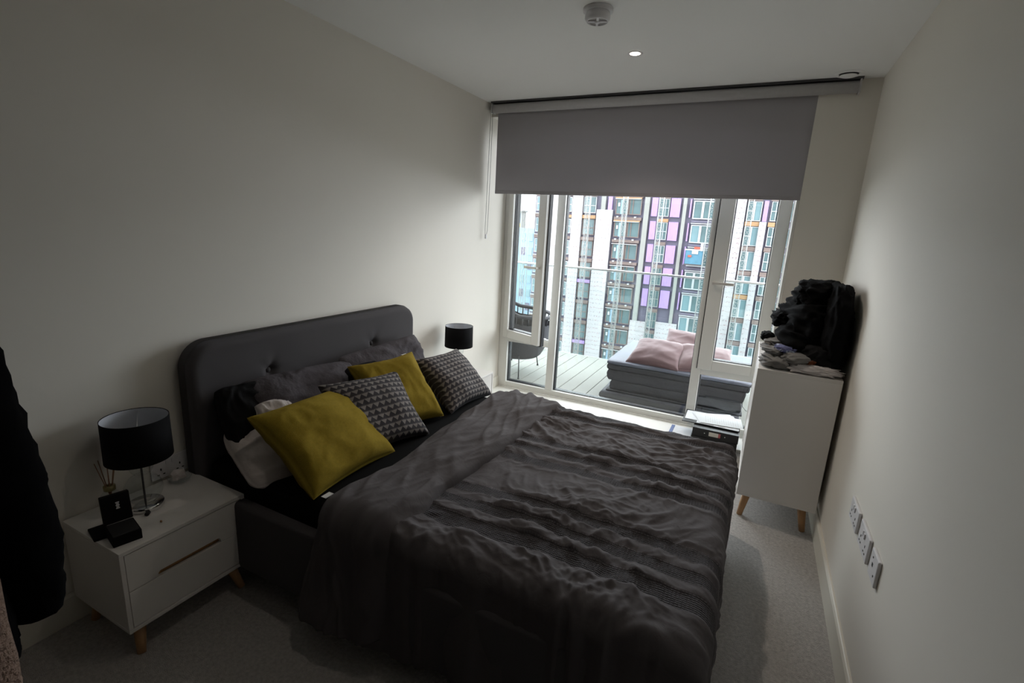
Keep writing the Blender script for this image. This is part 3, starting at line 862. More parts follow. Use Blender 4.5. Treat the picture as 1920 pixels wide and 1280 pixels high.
def duvet_fold():
    NF = 0.335
    total = NF + RC * math.pi + (YF - YN - 2 * RC) + 0.26
    na = 300
    a = np.linspace(0, total, na)
    y, z, ny, nz = across(a, NF)
    # head edge and turned-back edge of the flap, measured across the bed
    ky = [-9, -2.62, -2.48, -2.27, -1.9, -1.24, 9]
    xh = np.interp(y, ky, [0.845, 0.845, 0.835, 0.875, 0.83, 0.775, 0.775]) + 0.012 * perlin(a * 5, a * 0, 51)
    xt = np.interp(y, ky, [1.19, 1.19, 1.195, 1.165, 1.195, 1.21, 1.21]) + 0.014 * perlin(a * 4, a * 0 + 3, 52)
    down = np.clip((HT - RC - z) / 0.35, 0, 1)
    xh = xh - 0.085 * down; xt = xt - 0.04 * down
    nsec = 150
    th = np.linspace(0, 1, nsec)
    # closed cross-section: thickness profile over s in [0,1] (head edge -> flap edge), upper then lower side
    nu = 110; nl = 26
    su = 0.5 - 0.5 * np.cos(np.linspace(0, np.pi, nu)); sl = 0.5 - 0.5 * np.cos(np.linspace(np.pi, 0, nl))[1:-1] * 1.0
    sl = 0.5 - 0.5 * np.cos(np.linspace(np.pi, 0, nl)[1:-1])
    T1, T0 = 0.044, -0.018
    def thick(s):
        return np.clip(1 - np.abs(2 * s - 1) ** 7, 0, 1) ** 0.5
    V, UV = [], []
    for i in range(na):
        xs = xh[i] + (xt[i] - xh[i]) * su
        yy = np.full_like(xs, y[i]); aa = np.full_like(xs, a[i])
        wv = 0.35 * perlin(xs * 3, aa * 2, 61)
        u1 = aa + 0.22 * xs; v1 = xs - 0.22 * aa; u2 = aa - 0.30 * xs; v2 = xs + 0.30 * aa
        wr = 0.0125 * crease(u1 * 1.5, v1 * 8 + wv, 62, 4.0) + 0.0075 * crease(u2 * 2.6, v2 * 13 + wv, 63, 4.0) + 0.0035 * crease(u1 * 5, v1 * 24 + wv * 2, 67, 3.5) + 0.006 * perlin(xs * 5, aa * 2.2, 64)
        wr = wr + down[i] * (0.014 * np.sin(xs * 22 + 2 * perlin(xs * 2, aa * 2, 65)) + 0.012 + 0.05 * down[i])
        hu = T0 + (T1 - T0) * thick(su) * (0.86 + 0.14 * perlin(xs * 3, aa * 3, 66)) + wr * thick(su)
        xl = xh[i] + (xt[i] - xh[i]) * sl
        hl = np.full_like(xl, T0 + down[i] * (0.012 + 0.05 * down[i]))
        for x_, h_ in list(zip(xs, hu)) + list(zip(xl, hl)):
            V.append((x_, y[i] + ny[i] * h_, z[i] + nz[i] * h_)); UV.append((x_, a[i]))
    k = nu + nl - 2
    F = []
    for i in range(na - 1):
        for j in range(k):
            j2 = (j + 1) % k
            F.append((i * k + j, i * k + j2, (i + 1) * k + j2, (i + 1) * k + j))
    F.append(tuple(range(k))[::-1]); F.append(tuple((na - 1) * k + j for j in range(k)))
    return V, F, UV
_V, _F, _UV = duvet_fold()
mesh('turned_back_flap', _V, _F, M['duvet'], duv, True, _UV, ('waffle', np.zeros(len(_V))))

# ------------------------------------------------------------------ pillows and cushions
tag(cushion('pillow', (0.400, -2.355, 0.565), (0.22, 0.95, 0.02), (0.80, -0.25, -0.42), 0.50, 0.36, 0.15, M['pillow_white'], None, 71, 0.014, pinch=0.03, rnd=0.22), 'white pillow lying on the black sheet beneath the grey pillow', 'pillow')
# grey pillow on the near side, its white filling showing at the open end
pg = tag(empty('pillow', (0.30, -2.16, 0.60)), 'dark grey pillow by the near bedside table, white filling showing at its open end', 'pillow', None)
cushion('pillowcase', (0.300, -2.130, 0.640), (0.04, 1, -0.05), (-0.62, 0.0, 0.78), 0.64, 0.42, 0.17, M['pillow_grey'], pg, 72, 0.018, pinch=0.04, rnd=0.12)
cushion('filling', (0.375, -2.395, 0.645), (0.10, 1, -0.1), (-0.62, -0.1, 0.78), 0.17, 0.25, 0.11, M['pillow_white'], pg, 73, 0.01, pinch=0.02, rnd=0.2)
tag(cushion('pillow', (0.255, -2.43, 0.655), (0.10, 1, -0.06), (-0.55, 0.0, 0.80), 0.27, 0.36, 0.13, M['pillow_black'], None, 74, 0.016, pinch=0.03, rnd=0.2), 'black pillow end between the white filling and the headboard', 'pillow')
tag(cushion('pillow', (0.255, -1.540, 0.640), (0.02, 1, 0.03), (-0.36, 0.0, 0.92), 0.68, 0.40, 0.15, M['pillow_grey'], None, 75, 0.018, pinch=0.04, rnd=0.10), 'dark grey pillow leaning on the headboard on the window side', 'pillow')
tag(cushion('pillow', (0.330, -1.83, 0.610), (0.05, 1, 0.0), (-0.42, 0.0, 0.9), 0.34, 0.36, 0.13, M['pillow_black'], None, 76, 0.012, pinch=0.03, rnd=0.15), 'black pillow tucked between the grey pillow and the two middle cushions', 'pillow')

def scatter(name, TL, TR, BL, BR, t, m, label, cat, seed, grow=1.0, **kw):
    TL, TR, BL, BR = map(Vector, (TL, TR, BL, BR))
    c = (TL + TR + BL + BR) / 4
    right = ((TR - TL) + (BR - BL)) / 2; up = ((TL - BL) + (TR - BR)) / 2
    e = tag(empty(name, tuple(c)), label, cat)
    cushion('cover', tuple(c), right, up, right.length * grow, up.length * grow, t, m, e, seed, **kw)
    return e, c, right, up
e, c, r_, u_ = scatter('cushion', (0.44, -2.55, 0.755), (0.42, -2.055, 0.745), (0.765, -2.60, 0.515), (0.735, -2.12, 0.495), 0.18, M['mustard'], 'mustard cushion nearest the near bedside table', 'cushion', 81, 1.04, wrinkle=0.007, pinch=0.10)
pb = Vector((0.782, -2.520, 0.503)); box('care_label', (pb.x - 0.012, pb.x + 0.012, pb.y - 0.02, pb.y + 0.02, pb.z, pb.z + 0.002), M['label_white'], e)
scatter('cushion', (0.41, -2.19, 0.780), (0.50, -1.765, 0.765), (0.66, -2.28, 0.515), (0.755, -1.865, 0.505), 0.16, M['triangle'], 'dark cushion with woven triangles between the two mustard cushions', 'cushion', 82, 1.04, wrinkle=0.005)
e, c, r_, u_ = scatter('cushion', (0.345, -1.94, 0.790), (0.445, -1.555, 0.825), (0.60, -2.02, 0.52), (0.705, -1.665, 0.515), 0.17, M['mustard'], 'mustard cushion propped between the two triangle patterned cushions', 'cushion', 83, 1.04, wrinkle=0.007)
pb = c + u_ * 0.49 + r_ * 0.33; box('care_label', (pb.x - 0.006, pb.x + 0.004, pb.y - 0.02, pb.y + 0.02, pb.z - 0.004, pb.z + 0.008), M['label_white'], e)
scatter('cushion', (0.47, -1.53, 0.765), (0.42, -1.085, 0.735), (0.69, -1.59, 0.51), (0.74, -1.155, 0.50), 0.16, M['triangle'], 'dark cushion with woven triangles at the window end of the row', 'cushion', 84, 1.04, wrinkle=0.005)

# ------------------------------------------------------------------ bedside tables
def leg_mesh(name, top, bot, r0, r1, m, parent):
    return tubes(name, [([bot, top], [r1, r0])], m, parent, 16)
def bedside(y0, y1, label):
    x0, x1, z0, z1 = 0.020, 0.388, 0.108, 0.424
    t = 0.014
    root = tag(empty('bedside_table', (0.2, (y0 + y1) / 2, 0.0)), label, 'bedside table', 'pair of white bedside tables')
    boxes('carcass', [(x0, x1, y0, y1, z1 - t, z1), (x0, x1, y0, y1, z0, z0 + t), (x0, x1, y0, y0 + t, z0 + t, z1 - t), (x0, x1, y1 - t, y1, z0 + t, z1 - t), (x0, x0 + 0.008, y0 + t, y1 - t, z0 + t, z1 - t)], M['lacquer'], root, 0.0015)
    ya, yb_ = y0 + t + 0.003, y1 - t - 0.003
    zm = (z0 + z1) / 2 - 0.001
    hw, hh = 0.116, 0.020
    yc = (ya + yb_) / 2
    # upper front has a round-ended finger slot cut in its lower edge
    out = [(ya, z1 - t - 0.003), (ya, zm + 0.0015), (yc - hw, zm + 0.0015)]
    out += [(yc - hw + hh * 0.6 * (1 - math.cos(q)), zm + 0.0015 + hh * math.sin(q)) for q in np.linspace(0.2, math.pi / 2, 6)]
    out += [(yc + hw - hh * 0.6 * (1 - math.cos(q)), zm + 0.0015 + hh * math.sin(q)) for q in np.linspace(math.pi / 2, 0.2, 6)]
    out += [(yc + hw, zm + 0.0015), (yb_, zm + 0.0015), (yb_, z1 - t - 0.003)]
    d1 = prism('drawer', out, 'x', x1 - 0.020, x1 - 0.003, M['lacquer'], root)
    box('finger_slot', (x1 - 0.028, x1 - 0.021, yc - hw - 0.01, yc + hw + 0.01, zm - 0.01, zm + hh + 0.012), M['slot'], d1)
    box('drawer', (x1 - 0.020, x1 - 0.003, ya, yb_, z0 + t + 0.003, zm - 0.0015), M['lacquer'], root, 0.001)
    for sx, sy in ((0, 0), (0, 1), (1, 0), (1, 1)):
        px = x0 + 0.055 if sx == 0 else x1 - 0.055; py = y0 + 0.055 if sy == 0 else y1 - 0.055
        dx = -0.012 if sx == 0 else 0.04; dy = -0.022 if sy == 0 else 0.022
        leg_mesh('leg', (px, py, z0 + 0.001), (px + dx, py + dy, 0.0), 0.0215, 0.0135, M['oak'], root)
    return root
near_table = bedside(-3.040, -2.592, 'white two drawer bedside table on the near side of the bed')
far_table = copy_tree(near_table, (0, 2.116, 0))
far_table['label'] = 'white two drawer bedside table in the corner by the window'
TT = 0.424

# ------------------------------------------------------------------ lamps
def lamp(x, y, label):
    z = TT
    root = tag(empty('table_lamp', (x, y, z)), label, 'lamp', 'pair of black shaded table lamps')
    lathe('base', [(0.0, 0.0), (0.058, 0.0), (0.060, 0.003), (0.060, 0.017), (0.057, 0.020), (0.0, 0.020)], (x, y, z), M['chrome'], root, 40)
    def ball(r, zc, a0, a1, n=16): return [(r * math.cos(t), zc + r * math.sin(t)) for t in np.linspace(a0, a1, n)]
    prof = ball(0.062, 0.078, -1.12, 1.18) + ball(0.039, 0.170, -1.0, 1.25)
    lathe('glass_body', prof, (x, y, z), M['lampglass'], root, 40)
    tubes('stem', [([(x, y, z + 0.02), (x, y, z + 0.32)], 0.0035)], M['dark'], root, 10)
    zs, ht = z + 0.207, 0.158
    lathe('shade', [(0.107, zs - z), (0.105, zs - z + ht), (0.1035, zs - z + ht), (0.1055, zs - z)], (x, y, z), M['shade_out'], root, 56, True, True)
    lathe('shade_lining', [(0.1050, zs - z + 0.002), (0.1030, zs - z + ht - 0.002)], (x, y, z), M['shade_in'], root, 56)
    sp = [([(x, y, z + 0.30), (x + 0.103 * math.cos(a), y + 0.103 * math.sin(a), zs + ht - 0.012)], 0.0016) for a in (0.5, 2.6, 4.7)]
    tubes('spider', sp, M['steel'], root, 6)
    lathe('bulb', [(0.0, 0.30), (0.012, 0.295), (0.014, 0.265), (0.028, 0.235), (0.026, 0.215), (0.0, 0.205)][::-1], (x, y, z), M['shade_in'], root, 20)
    return root
l1 = lamp(0.162, -2.838, 'black drum shade lamp with clear glass body on the near bedside table')
l2 = copy_tree(l1, (0.005, 2.194, 0))
l2['label'] = 'black drum shade lamp with clear glass body beside the window'

# ------------------------------------------------------------------ things on the near bedside table
rd = tag(empty('reed_diffuser', (0.065, -2.905, TT)), 'clear reed diffuser bottle with thin brown reeds behind the black box', 'diffuser')
lathe('bottle', [(0.0, 0.001), (0.027, 0.001), (0.029, 0.006), (0.029, 0.055), (0.018, 0.070), (0.015, 0.078)], (0.065, -2.905, TT), M['lampglass'], rd, 28)
lathe('collar', [(0.016, 0.072), (0.019, 0.073), (0.019, 0.090), (0.009, 0.091)], (0.065, -2.905, TT), M['gold'], rd, 24)
for k, (ax, ay) in enumerate(((0.006, -0.040), (-0.004, -0.020), (0.010, -0.006), (-0.006, 0.008), (0.006, 0.022), (0.0, 0.034))):
    tubes('reed', [([(0.065 - ax * 0.3, -2.905 - ay * 0.25, TT + 0.01), (0.065 + ax, -2.905 + ay * 0.35, TT + 0.095), (0.065 + ax * 2, -2.905 + ay, TT + 0.20)], 0.0017)], M['reed'], rd, 6)

# open black gift box: tray in front, lid standing tilted behind, inner card sticking out to one side
bx = tag(empty('gift_box', (0.27, -2.955, TT)), 'open black box with a raised lid on the near bedside table', 'box')
def slab(name, c, ex, ey, ez, hx, hy, hz, m, parent, bev=0.002):
    ex, ey, ez = (Vector(v).normalized() for v in (ex, ey, ez))
    bm = bm_boxes([(-hx, hx, -hy, hy, -hz, hz)], bev)
    for v in bm.verts: v.co = Vector(c) + ex * v.co.x + ey * v.co.y + ez * v.co.z
    return bm_obj(name, bm, m, parent)
A = math.radians(-13)
bxr = Vector((math.cos(A), math.sin(A), 0)); bxl = Vector((-math.sin(A), math.cos(A), 0)); upz = Vector((0, 0, 1))
cc = Vector((0.300, -2.979, TT + 0.018))
slab('tray', cc, bxr, bxl, upz, 0.050, 0.041, 0.018, M['black_card'], bx)
slab('tray_insert', cc + upz * 0.0192, bxr, bxl, upz, 0.046, 0.037, 0.002, M['hole'], bx)
tilt = math.radians(80)
lidu = (-bxr * math.cos(tilt) + upz * math.sin(tilt)); lidn = lidu.cross(bxl).normalized()
lc = cc - bxr * 0.058 + upz * 0.018 + lidu * 0.050
lid = slab('lid', lc, lidu, bxl, lidn, 0.050, 0.041, 0.011, M['black_card'], bx)
nrm = lidn if lidn.x > 0 else -lidn
for k in range(5):
    slab('lettering', lc + nrm * 0.0114 + lidu * (0.020 - k * 0.0052) + bxl * 0.004, lidu, bxl, nrm, 0.0018, 0.0055 if k % 2 == 0 else 0.0040, 0.0003, M['label_white'], lid, 0)
slab('card', Vector((0.215, -3.012, TT + 0.006)), bxr, bxl, upz, 0.045, 0.025, 0.005, M['black_card'], bx)

db = tag(empty('glass_dish', (0.085, -2.668, TT)), 'small clear glass dish beside the near lamp', 'dish')
lathe('bowl', [(0.0, 0.002), (0.026, 0.002), (0.038, 0.010), (0.044, 0.024), (0.042, 0.025), (0.036, 0.013), (0.025, 0.006), (0.0, 0.006)], (0.085, -2.668, TT), M['lampglass'], db, 36)
def crumple(name, c, rad, m, seed, label, cat):
    rs = np.random.RandomState(seed)
    bm = bmesh.new(); bmesh.ops.create_icosphere(bm, subdivisions=2, radius=1)
    for v in bm.verts:
        k = rs.uniform(0.66, 1.12)
        v.co = Vector((v.co.x * rad[0] * k, v.co.y * rad[1] * k, v.co.z * rad[2] * k))
    bmesh.ops.translate(bm, verts=bm.verts, vec=Vector(c))
    return tag(bm_obj(name, bm, m, None, False, c), label, cat)
crumple('tissue', (0.083, -2.668, TT + 0.032), (0.029, 0.035, 0.024), M['tissue'], 5, 'crumpled white tissue in the small glass dish', 'tissue')
tag(tubes('lamp_switch', [([(0.225, -2.862, TT + 0.008), (0.236, -2.874, TT + 0.008)], 0.0075), ([(0.205, -2.846, TT + 0.004), (0.226, -2.862, TT + 0.007)], 0.003)], M['hole'], None, 10), 'small black cord switch beside the near lamp base', 'switch')
crumple('pebble', (0.315, -2.868, TT + 0.004), (0.006, 0.004, 0.004), M['slot'], 9, 'tiny brown speck on the near bedside table top', 'crumb')

# ------------------------------------------------------------------ chest of drawers
ch = tag(empty('chest_of_drawers', (2.40, -0.52, 0.0)), 'white chest of drawers on oak legs against the wall by the window', 'chest of drawers')
cx0, cx1, cy0, cy1, cz0, cz1 = 2.205, 2.592, -0.898, -0.10, 0.140, 0.880
t = 0.016
boxes('carcass', [(cx0, cx1, cy0, cy1, cz1 - t, cz1), (cx0, cx1, cy0, cy1, cz0, cz0 + t), (cx0, cx1, cy0, cy0 + t, cz0 + t, cz1 - t), (cx0, cx1, cy1 - t, cy1, cz0 + t, cz1 - t), (cx1 - 0.008, cx1, cy0 + t, cy1 - t, cz0 + t, cz1 - t)], M['lacquer'], ch, 0.0015)
rows = 4
for r in range(rows):
    za = cz0 + t + 0.003 + r * (cz1 - cz0 - 2 * t) / rows; zb = cz0 + t + (r + 1) * (cz1 - cz0 - 2 * t) / rows
    ya, yb_ = cy0 + t + 0.003, cy1 - t - 0.003
    yc = (ya + yb_) / 2; hw, hh = 0.10, 0.018
    out = [(ya, za), (yb_, za), (yb_, zb - 0.003), (yc + hw, zb - 0.003), (yc + hw - 0.01, zb - 0.003 - hh), (yc - hw + 0.01, zb - 0.003 - hh), (yc - hw, zb - 0.003), (ya, zb - 0.003)]
    dr = prism('drawer', out, 'x', cx0 + 0.003, cx0 + 0.021, M['lacquer'], ch)
    box('finger_slot', (cx0 + 0.022, cx0 + 0.028, yc - hw - 0.01, yc + hw + 0.01, zb - 0.03, zb - 0.004), M['slot'], dr)
for px, dx in ((cx0 + 0.055, -0.022), (cx1 - 0.06, 0.022)):
    for py, dy in ((cy0 + 0.06, -0.02), (cy1 - 0.06, 0.03)):
        leg_mesh('leg', (px, py, cz0 + 0.001), (px + dx, py + dy, 0.0), 0.023, 0.0145, M['oak'], ch)
CT = 0.880

# clothes on the chest
XM = W - 0.012
tag(heap('garment', (2.435, -0.49, CT + 0.10), (0.165, 0.30, 0.13), M['black_cloth'], None, 101, 0.20, 1.9, base=CT, xmax=XM), 'black garment at the bottom of the clothes heap', 'clothes')
tag(heap('garment', (2.455, -0.50, CT + 0.245), (0.155, 0.28, 0.125), M['black_cloth'], None, 102, 0.22, 2.0, twist=0.25, xmax=XM), 'black jersey in the middle of the clothes heap', 'clothes')
tag(heap('garment', (2.455, -0.47, CT + 0.375), (0.110, 0.22, 0.085), M['black_cloth'], None, 103, 0.22, 2.0, twist=-0.2, xmax=XM), 'black garment on the very top of the clothes heap', 'clothes')
tag(heap('jacket', (2.545, -0.64, CT + 0.235), (0.075, 0.24, 0.22), M['black_cloth'], None, 104, 0.16, 2.0, xmax=XM), 'black jacket slumped against the right wall on the clothes heap', 'jacket')
tag(heap('trousers', (2.335, -0.40, CT + 0.215), (0.085, 0.16, 0.055), M['black_cloth'], None, 105, 0.25, 1.8), 'black trousers hanging out of the heap towards the window', 'clothes')
tag(heap('sock', (2.235, -0.60, CT + 0.128), (0.038, 0.075, 0.026), M['black_cloth'], None, 106, 0.16, 1.6), 'rolled black sock on the edge of the chest', 'sock')
tag(heap('garment', (2.495, -0.775, CT + 0.070), (0.095, 0.085, 0.068), M['char_cloth'], None, 107, 0.20, 2.0, base=CT, xmax=XM), 'charcoal top at the near end of the clothes heap', 'clothes')
sw = tag(empty('sweatshirt', (2.30, -0.75, CT)), 'light grey sweatshirt folded over on the near corner of the chest', 'clothes')
heap('body', (2.293, -0.785, CT + 0.036), (0.085, 0.095, 0.036), M['grey_cloth'], sw, 108, 0.22, 1.8, base=CT)
heap('sleeve', (2.268, -0.72, CT + 0.082), (0.066, 0.115, 0.022), M['grey_cloth'], sw, 109, 0.22, 1.8, twist=0.15)
heap('sleeve', (2.290, -0.66, CT + 0.116), (0.070, 0.10, 0.018), M['grey_cloth'], sw, 114, 0.22, 1.8, twist=-0.1)
heap('hood', (2.372, -0.812, CT + 0.062), (0.080, 0.060, 0.032), M['grey_cloth'], sw, 110, 0.22, 1.8, twist=0.35)
tag(heap('scarf', (2.318, -0.775, CT + 0.100), (0.050, 0.050, 0.020), M['blue_cloth'], None, 111, 0.24, 1.9, twist=0.5), 'small blue patterned cloth bundled on the grey sweatshirt', 'cloth')
tag(heap('shirt', (2.455, -0.845, CT + 0.024), (0.122, 0.045, 0.027), M['white_cloth'], None, 112, 0.30, 2.4, base=CT, twist=-0.10), 'crumpled white shirt along the near edge of the chest', 'shirt')
tag(heap('garment', (2.445, -0.835, CT + 0.062), (0.022, 0.030, 0.014), M['rust_cloth'], None, 113, 0.3, 2.0), 'scrap of rust coloured cloth showing above the white shirt', 'cloth')

# ------------------------------------------------------------------ binders and papers on the floor by the window
def binder(name, x0, x1, y0, y1, z0, h, label):
    b = tag(empty(name, ((x0 + x1) / 2, (y0 + y1) / 2, z0)), label, 'binder', 'lever arch binders by the window')
    boxes('cover', [(x0, x1, y0, y1, z0 + 0.001, z0 + 0.004), (x0, x1, y0, y1, z0 + h - 0.004, z0 + h - 0.001), (x0, x1, y0, y0 + 0.004, z0 + 0.004, z0 + h - 0.004)], M['binder'], b)
    box('pages', (x0 + 0.01, x1 - 0.01, y0 + 0.02, y1 - 0.006, z0 + 0.006, z0 + h * 0.7), M['paper_plain'], b)
    l = box('spine_label', (x0 + 0.115, x0 + 0.195, y0 - 0.0006, y0, z0 + 0.018, z0 + h - 0.016), M['spine'], b)
    box('red_stripe', (x0 + 0.180, x0 + 0.195, y0 - 0.0010, y0 - 0.0006, z0 + 0.018, z0 + h - 0.016), M['red_print'], l)
    for xx, zz in ((x0 + 0.085, 0.5), (x0 + 0.225, 0.5)):
        c = lathe('rivet', [(0.0, 0.002), (0.003, 0.0015), (0.004, 0.0)], (0, 0, 0), M['rivet'], b, 12)
        c.matrix_parent_inverse = Matrix()
        c.matrix_basis = wmat(b).inverted() @ Matrix.Translation((xx, y0, z0 + h * zz)) @ Matrix.Rotation(math.radians(90), 4, 'X')
    return b
binder('binder', 1.862, 2.178, -0.045, 0.235, 0.024, 0.070, 'black lever arch binder at the bottom of the stack by the window')
binder('binder', 1.866, 2.182, -0.040, 0.240, 0.095, 0.065, 'black lever arch binder with white spine label on top of the stack')
def paper(name, cx, cy, z, w, h, rot, m, label, tilt=0.0, cat='paper', th=0.0012):
    o = bm_obj(name, bm_boxes([(-w / 2, w / 2, -h / 2, h / 2, 0, th)]), m)
    o.location = (cx, cy, z); o.rotation_euler = (0, tilt, rot)
    return tag(o, label, cat)
tag(box('folder', (1.775, 2.07, 0.03, 0.315, 0.162, 0.168), M['binder'], None, 0.001), 'black card folder under the loose papers on the binders', 'folder')
paper('paper_sheet', 1.905, 0.190, 0.169, 0.235, 0.20, 0.02, M['paper_plain'], 'plain white sheet at the left bottom of the loose papers')
paper('paper_sheet', 2.03, 0.135, 0.1705, 0.297, 0.21, -0.02, M['paper_plain'], 'white sheet with grey boxes under the loose papers', 0)
paper('paper_sheet', 2.005, 0.200, 0.1722, 0.297, 0.21, 0.42, M['paper_plain'], 'white sheet turned furthest in the fan of loose papers')
paper('paper_sheet', 2.012, 0.185, 0.1739, 0.297, 0.21, 0.30, M['paper_plain'], 'white sheet second in the fan of loose papers')
paper('paper_sheet', 2.045, 0.165, 0.1756, 0.297, 0.21, 0.12, M['paper'], 'printed white letter on top of the loose papers')
_pb = bpy.data.objects['paper_sheet.001']
for bx0, bw in ((-0.11, 0.085), (0.005, 0.05)):
    o = bm_obj('printed_block', bm_boxes([(bx0, bx0 + bw, -0.101, -0.080, 0.0012, 0.0015)]), M['cassette']); o.parent = _pb
nb = tag(empty('notepad', (1.76, 0.10, 0.022)), 'white pad with a blue edge lying beside the binders', 'notepad')
box('pad', (1.715, 1.85, 0.005, 0.20, 0.023, 0.05), M['paper_plain'], nb, 0.001)
box('blue_edge', (1.690, 1.7145, 0.005, 0.20, 0.023, 0.052), M['blue_card'], nb, 0.001)
tag(tubes('cable', [([(2.245, 0.30, 0.53), (2.20, 0.29, 0.44), (2.165, 0.285, 0.36), (2.17, 0.28, 0.29), (2.20, 0.27, 0.26), (2.25, 0.26, 0.25)], 0.0016)], M['gasket'], None, 6), 'thin black cable hanging down by the right window frame', 'cable')

# ------------------------------------------------------------------ coat at the near left
ct = tag(empty('coat', (0.9, -3.55, 1.55)), 'black coat with beige fleece lining hanging at the left edge', 'coat')
def sleeve(name, path, radii, m, parent, seed, n=28, squash=0.8):
    P = [Vector(p) for p in path]
    # resample
    K = 46
    V = []
    ts = np.linspace(0, len(P) - 1, K)
    for i, tt in enumerate(ts):
        k = min(int(tt), len(P) - 2); fr = tt - k
        p = P[k].lerp(P[k + 1], fr); r = radii[k] * (1 - fr) + radii[k + 1] * fr
        tg = (P[k + 1] - P[k]).normalized()
        e1 = tg.cross(Vector((-0.95, 0.3, 0))).normalized(); e2 = tg.cross(e1)
        for q in range(n):
            a = 2 * math.pi * q / n
            rr = r * (1 + 0.10 * float(ridged(np.array(a * 1.1), np.array(tt * 2.6), seed)) + 0.06 * float(perlin(np.array(a), np.array(tt * 3), seed + 1)))
            V.append(p + e1 * math.cos(a) * rr + e2 * math.sin(a) * rr * squash)
    F = []
    for i in range(K - 1):
        for q in range(n):
            q2 = (q + 1) % n
            F.append((i * n + q, i * n + q2, (i + 1) * n + q2, (i + 1) * n + q))
    F.append(tuple(range(n))[::-1]); F.append(tuple((K - 1) * n + q for q in range(n)))
    return mesh(name, V, F, m, parent, True)
sleeve('sleeve', [(0.93, -3.500, 1.50), (0.92, -3.480, 1.36), (0.905, -3.455, 1.20), (0.90, -3.425, 1.03), (0.90, -3.405, 0.88), (0.90, -3.395, 0.78), (0.90, -3.398, 0.715)],
       [0.075, 0.080, 0.078, 0.072, 0.062, 0.048, 0.040], M['black_coat'], ct, 201)
sleeve('body', [(0.90, -3.545, 1.62), (0.90, -3.545, 1.40), (0.90, -3.540, 1.0), (0.905, -3.515, 0.70), (0.905, -3.510, 0.655)], [0.045, 0.09, 0.085, 0.078, 0.07], M['black_coat'], ct, 203, squash=0.9)
sleeve('fleece_lining', [(1.02, -3.585, 1.45), (1.02, -3.572, 1.05), (1.02, -3.532, 0.95), (1.02, -3.530, 0.60), (1.02, -3.530, 0.50)], [0.05, 0.052, 0.055, 0.058, 0.052], M['fleece'], ct, 205, squash=0.8)
tag(tubes('coat_hook', [([(0.9, -3.62, 1.63), (0.9, -3.56, 1.62), (0.9, -3.535, 1.65)], 0.007)], M['steel'], None, 10), 'steel coat hook on the wall behind the camera', 'hook')

# ------------------------------------------------------------------ balcony
bf = empty('balcony_floor', (1.0, 1.25, 0.0)); struct(bf)
box('deck_bearer', (-1.35, 3.4, 0.42, 2.09, -0.20, -0.026), M['dark'], bf)
px = 0.085 - 0.145 * 9
_plank = None
while px < 3.3:
    b = (px + 0.0025, px + 0.1425, 0.42, 2.085, -0.026, 0.0)
    if _plank is None:
        _plank = box('plank', b, M['deck'], bf, 0.002, 1, centre=True)
    else:
        o = _plank.copy(); COL.objects.link(o); o.location.x = _plank.location.x + (px - (0.085 - 0.145 * 9))
    px += 0.145
struct(boxes('facade_wall', [(-34, -0.15, 0.341, 0.46, -24, 48), (W + 0.15, 34, 0.30, 0.46, -24, 48), (-0.15, W + 0.15, 0.421, 0.46, 2.42, 48), (-0.15, W + 0.15, 0.30, 0.46, -24, -0.13), (2.302, W + 0.15, 0.421, 0.46, -0.13, 2.42), (-0.15, 0.0, 0.341, 0.46, -0.13, 2.42)], M['outer']))  # own facade, unseen height and width added to shade the block opposite
struct(box('added_soffit', (-1.4, 3.45, 0.46, 2.10, 2.78, 3.0), M['soffit']))      # unseen slab overhead, added to cut sky light on deck and wall
ba = tag(empty('balustrade', (1.0, 2.06, 0.0)), 'clear glass balustrade with slim steel handrail around the balcony', 'balustrade')
tubes('handrail', [([(-1.33, 2.06, 1.093), (3.36, 2.06, 1.093)], 0.0135)], M['steel'], ba, 14)
box('glass_channel', (-1.34, 3.38, 2.088, 2.10, -0.20, -0.004), M['steel'], ba)
for a, b in ((-1.32, 0.12), (0.13, 1.72), (1.73, 3.34)):
    box('glass_panel', (a, b, 2.052, 2.064, -0.0, 1.085), M['railglass'], ba)
struct(box('balcony_screen', (-1.36, -1.35, 0.46, 2.09, -0.02, 1.1), M['railglass']))

# stack of outdoor pads
def pad(x0, x1, y0, y1, z0, z1, m, label, seed, name='seat_pad'):
    nx, ny, nz = 34, 22, 5
    bm = bmesh.new(); bmesh.ops.create_cube(bm, size=1)
    bmesh.ops.subdivide_edges(bm, edges=bm.edges, cuts=12, use_grid_fill=True)
    for v in bm.verts:
        q = Vector(v.co) * 2
        ez = abs(q.z)
        k = 1 - 0.016 * max(0, ez - 0.5) * 2
        x = (x0 + x1) / 2 + q.x * (x1 - x0) / 2 * k; y = (y0 + y1) / 2 + q.y * (y1 - y0) / 2 * k; z = (z0 + z1) / 2 + q.z * (z1 - z0) / 2
        n1 = float(perlin(np.array(x * 5 + z * 9), np.array(y * 5 + z * 4), seed)); n2 = float(perlin(np.array(y * 7 + 3), np.array(x * 7 + z * 13), seed + 1))
        if abs(q.x) > 0.98: x += 0.012 * n1
        if abs(q.y) > 0.98: y += 0.010 * n2
        v.co = (x, y, z)
    return tag(bm_obj(name, bm, m, None, True, ((x0 + x1) / 2, (y0 + y1) / 2, z0)), label, 'seat pad', 'stacked outdoor pads')
pad(0.940, 2.17, 0.655, 1.60, 0.001, 0.060, M['slab_grey'], 'slate grey pad at the bottom of the balcony stack', 301)
pad(0.985, 2.18, 0.70, 1.60, 0.061, 0.078, M['slab_dark'], 'thin charcoal pad second from the bottom of the balcony stack', 302)
pad(1.010, 2.17, 0.72, 1.62, 0.079, 0.165, M['slab_dark'], 'charcoal pad in the middle of the balcony stack', 303)
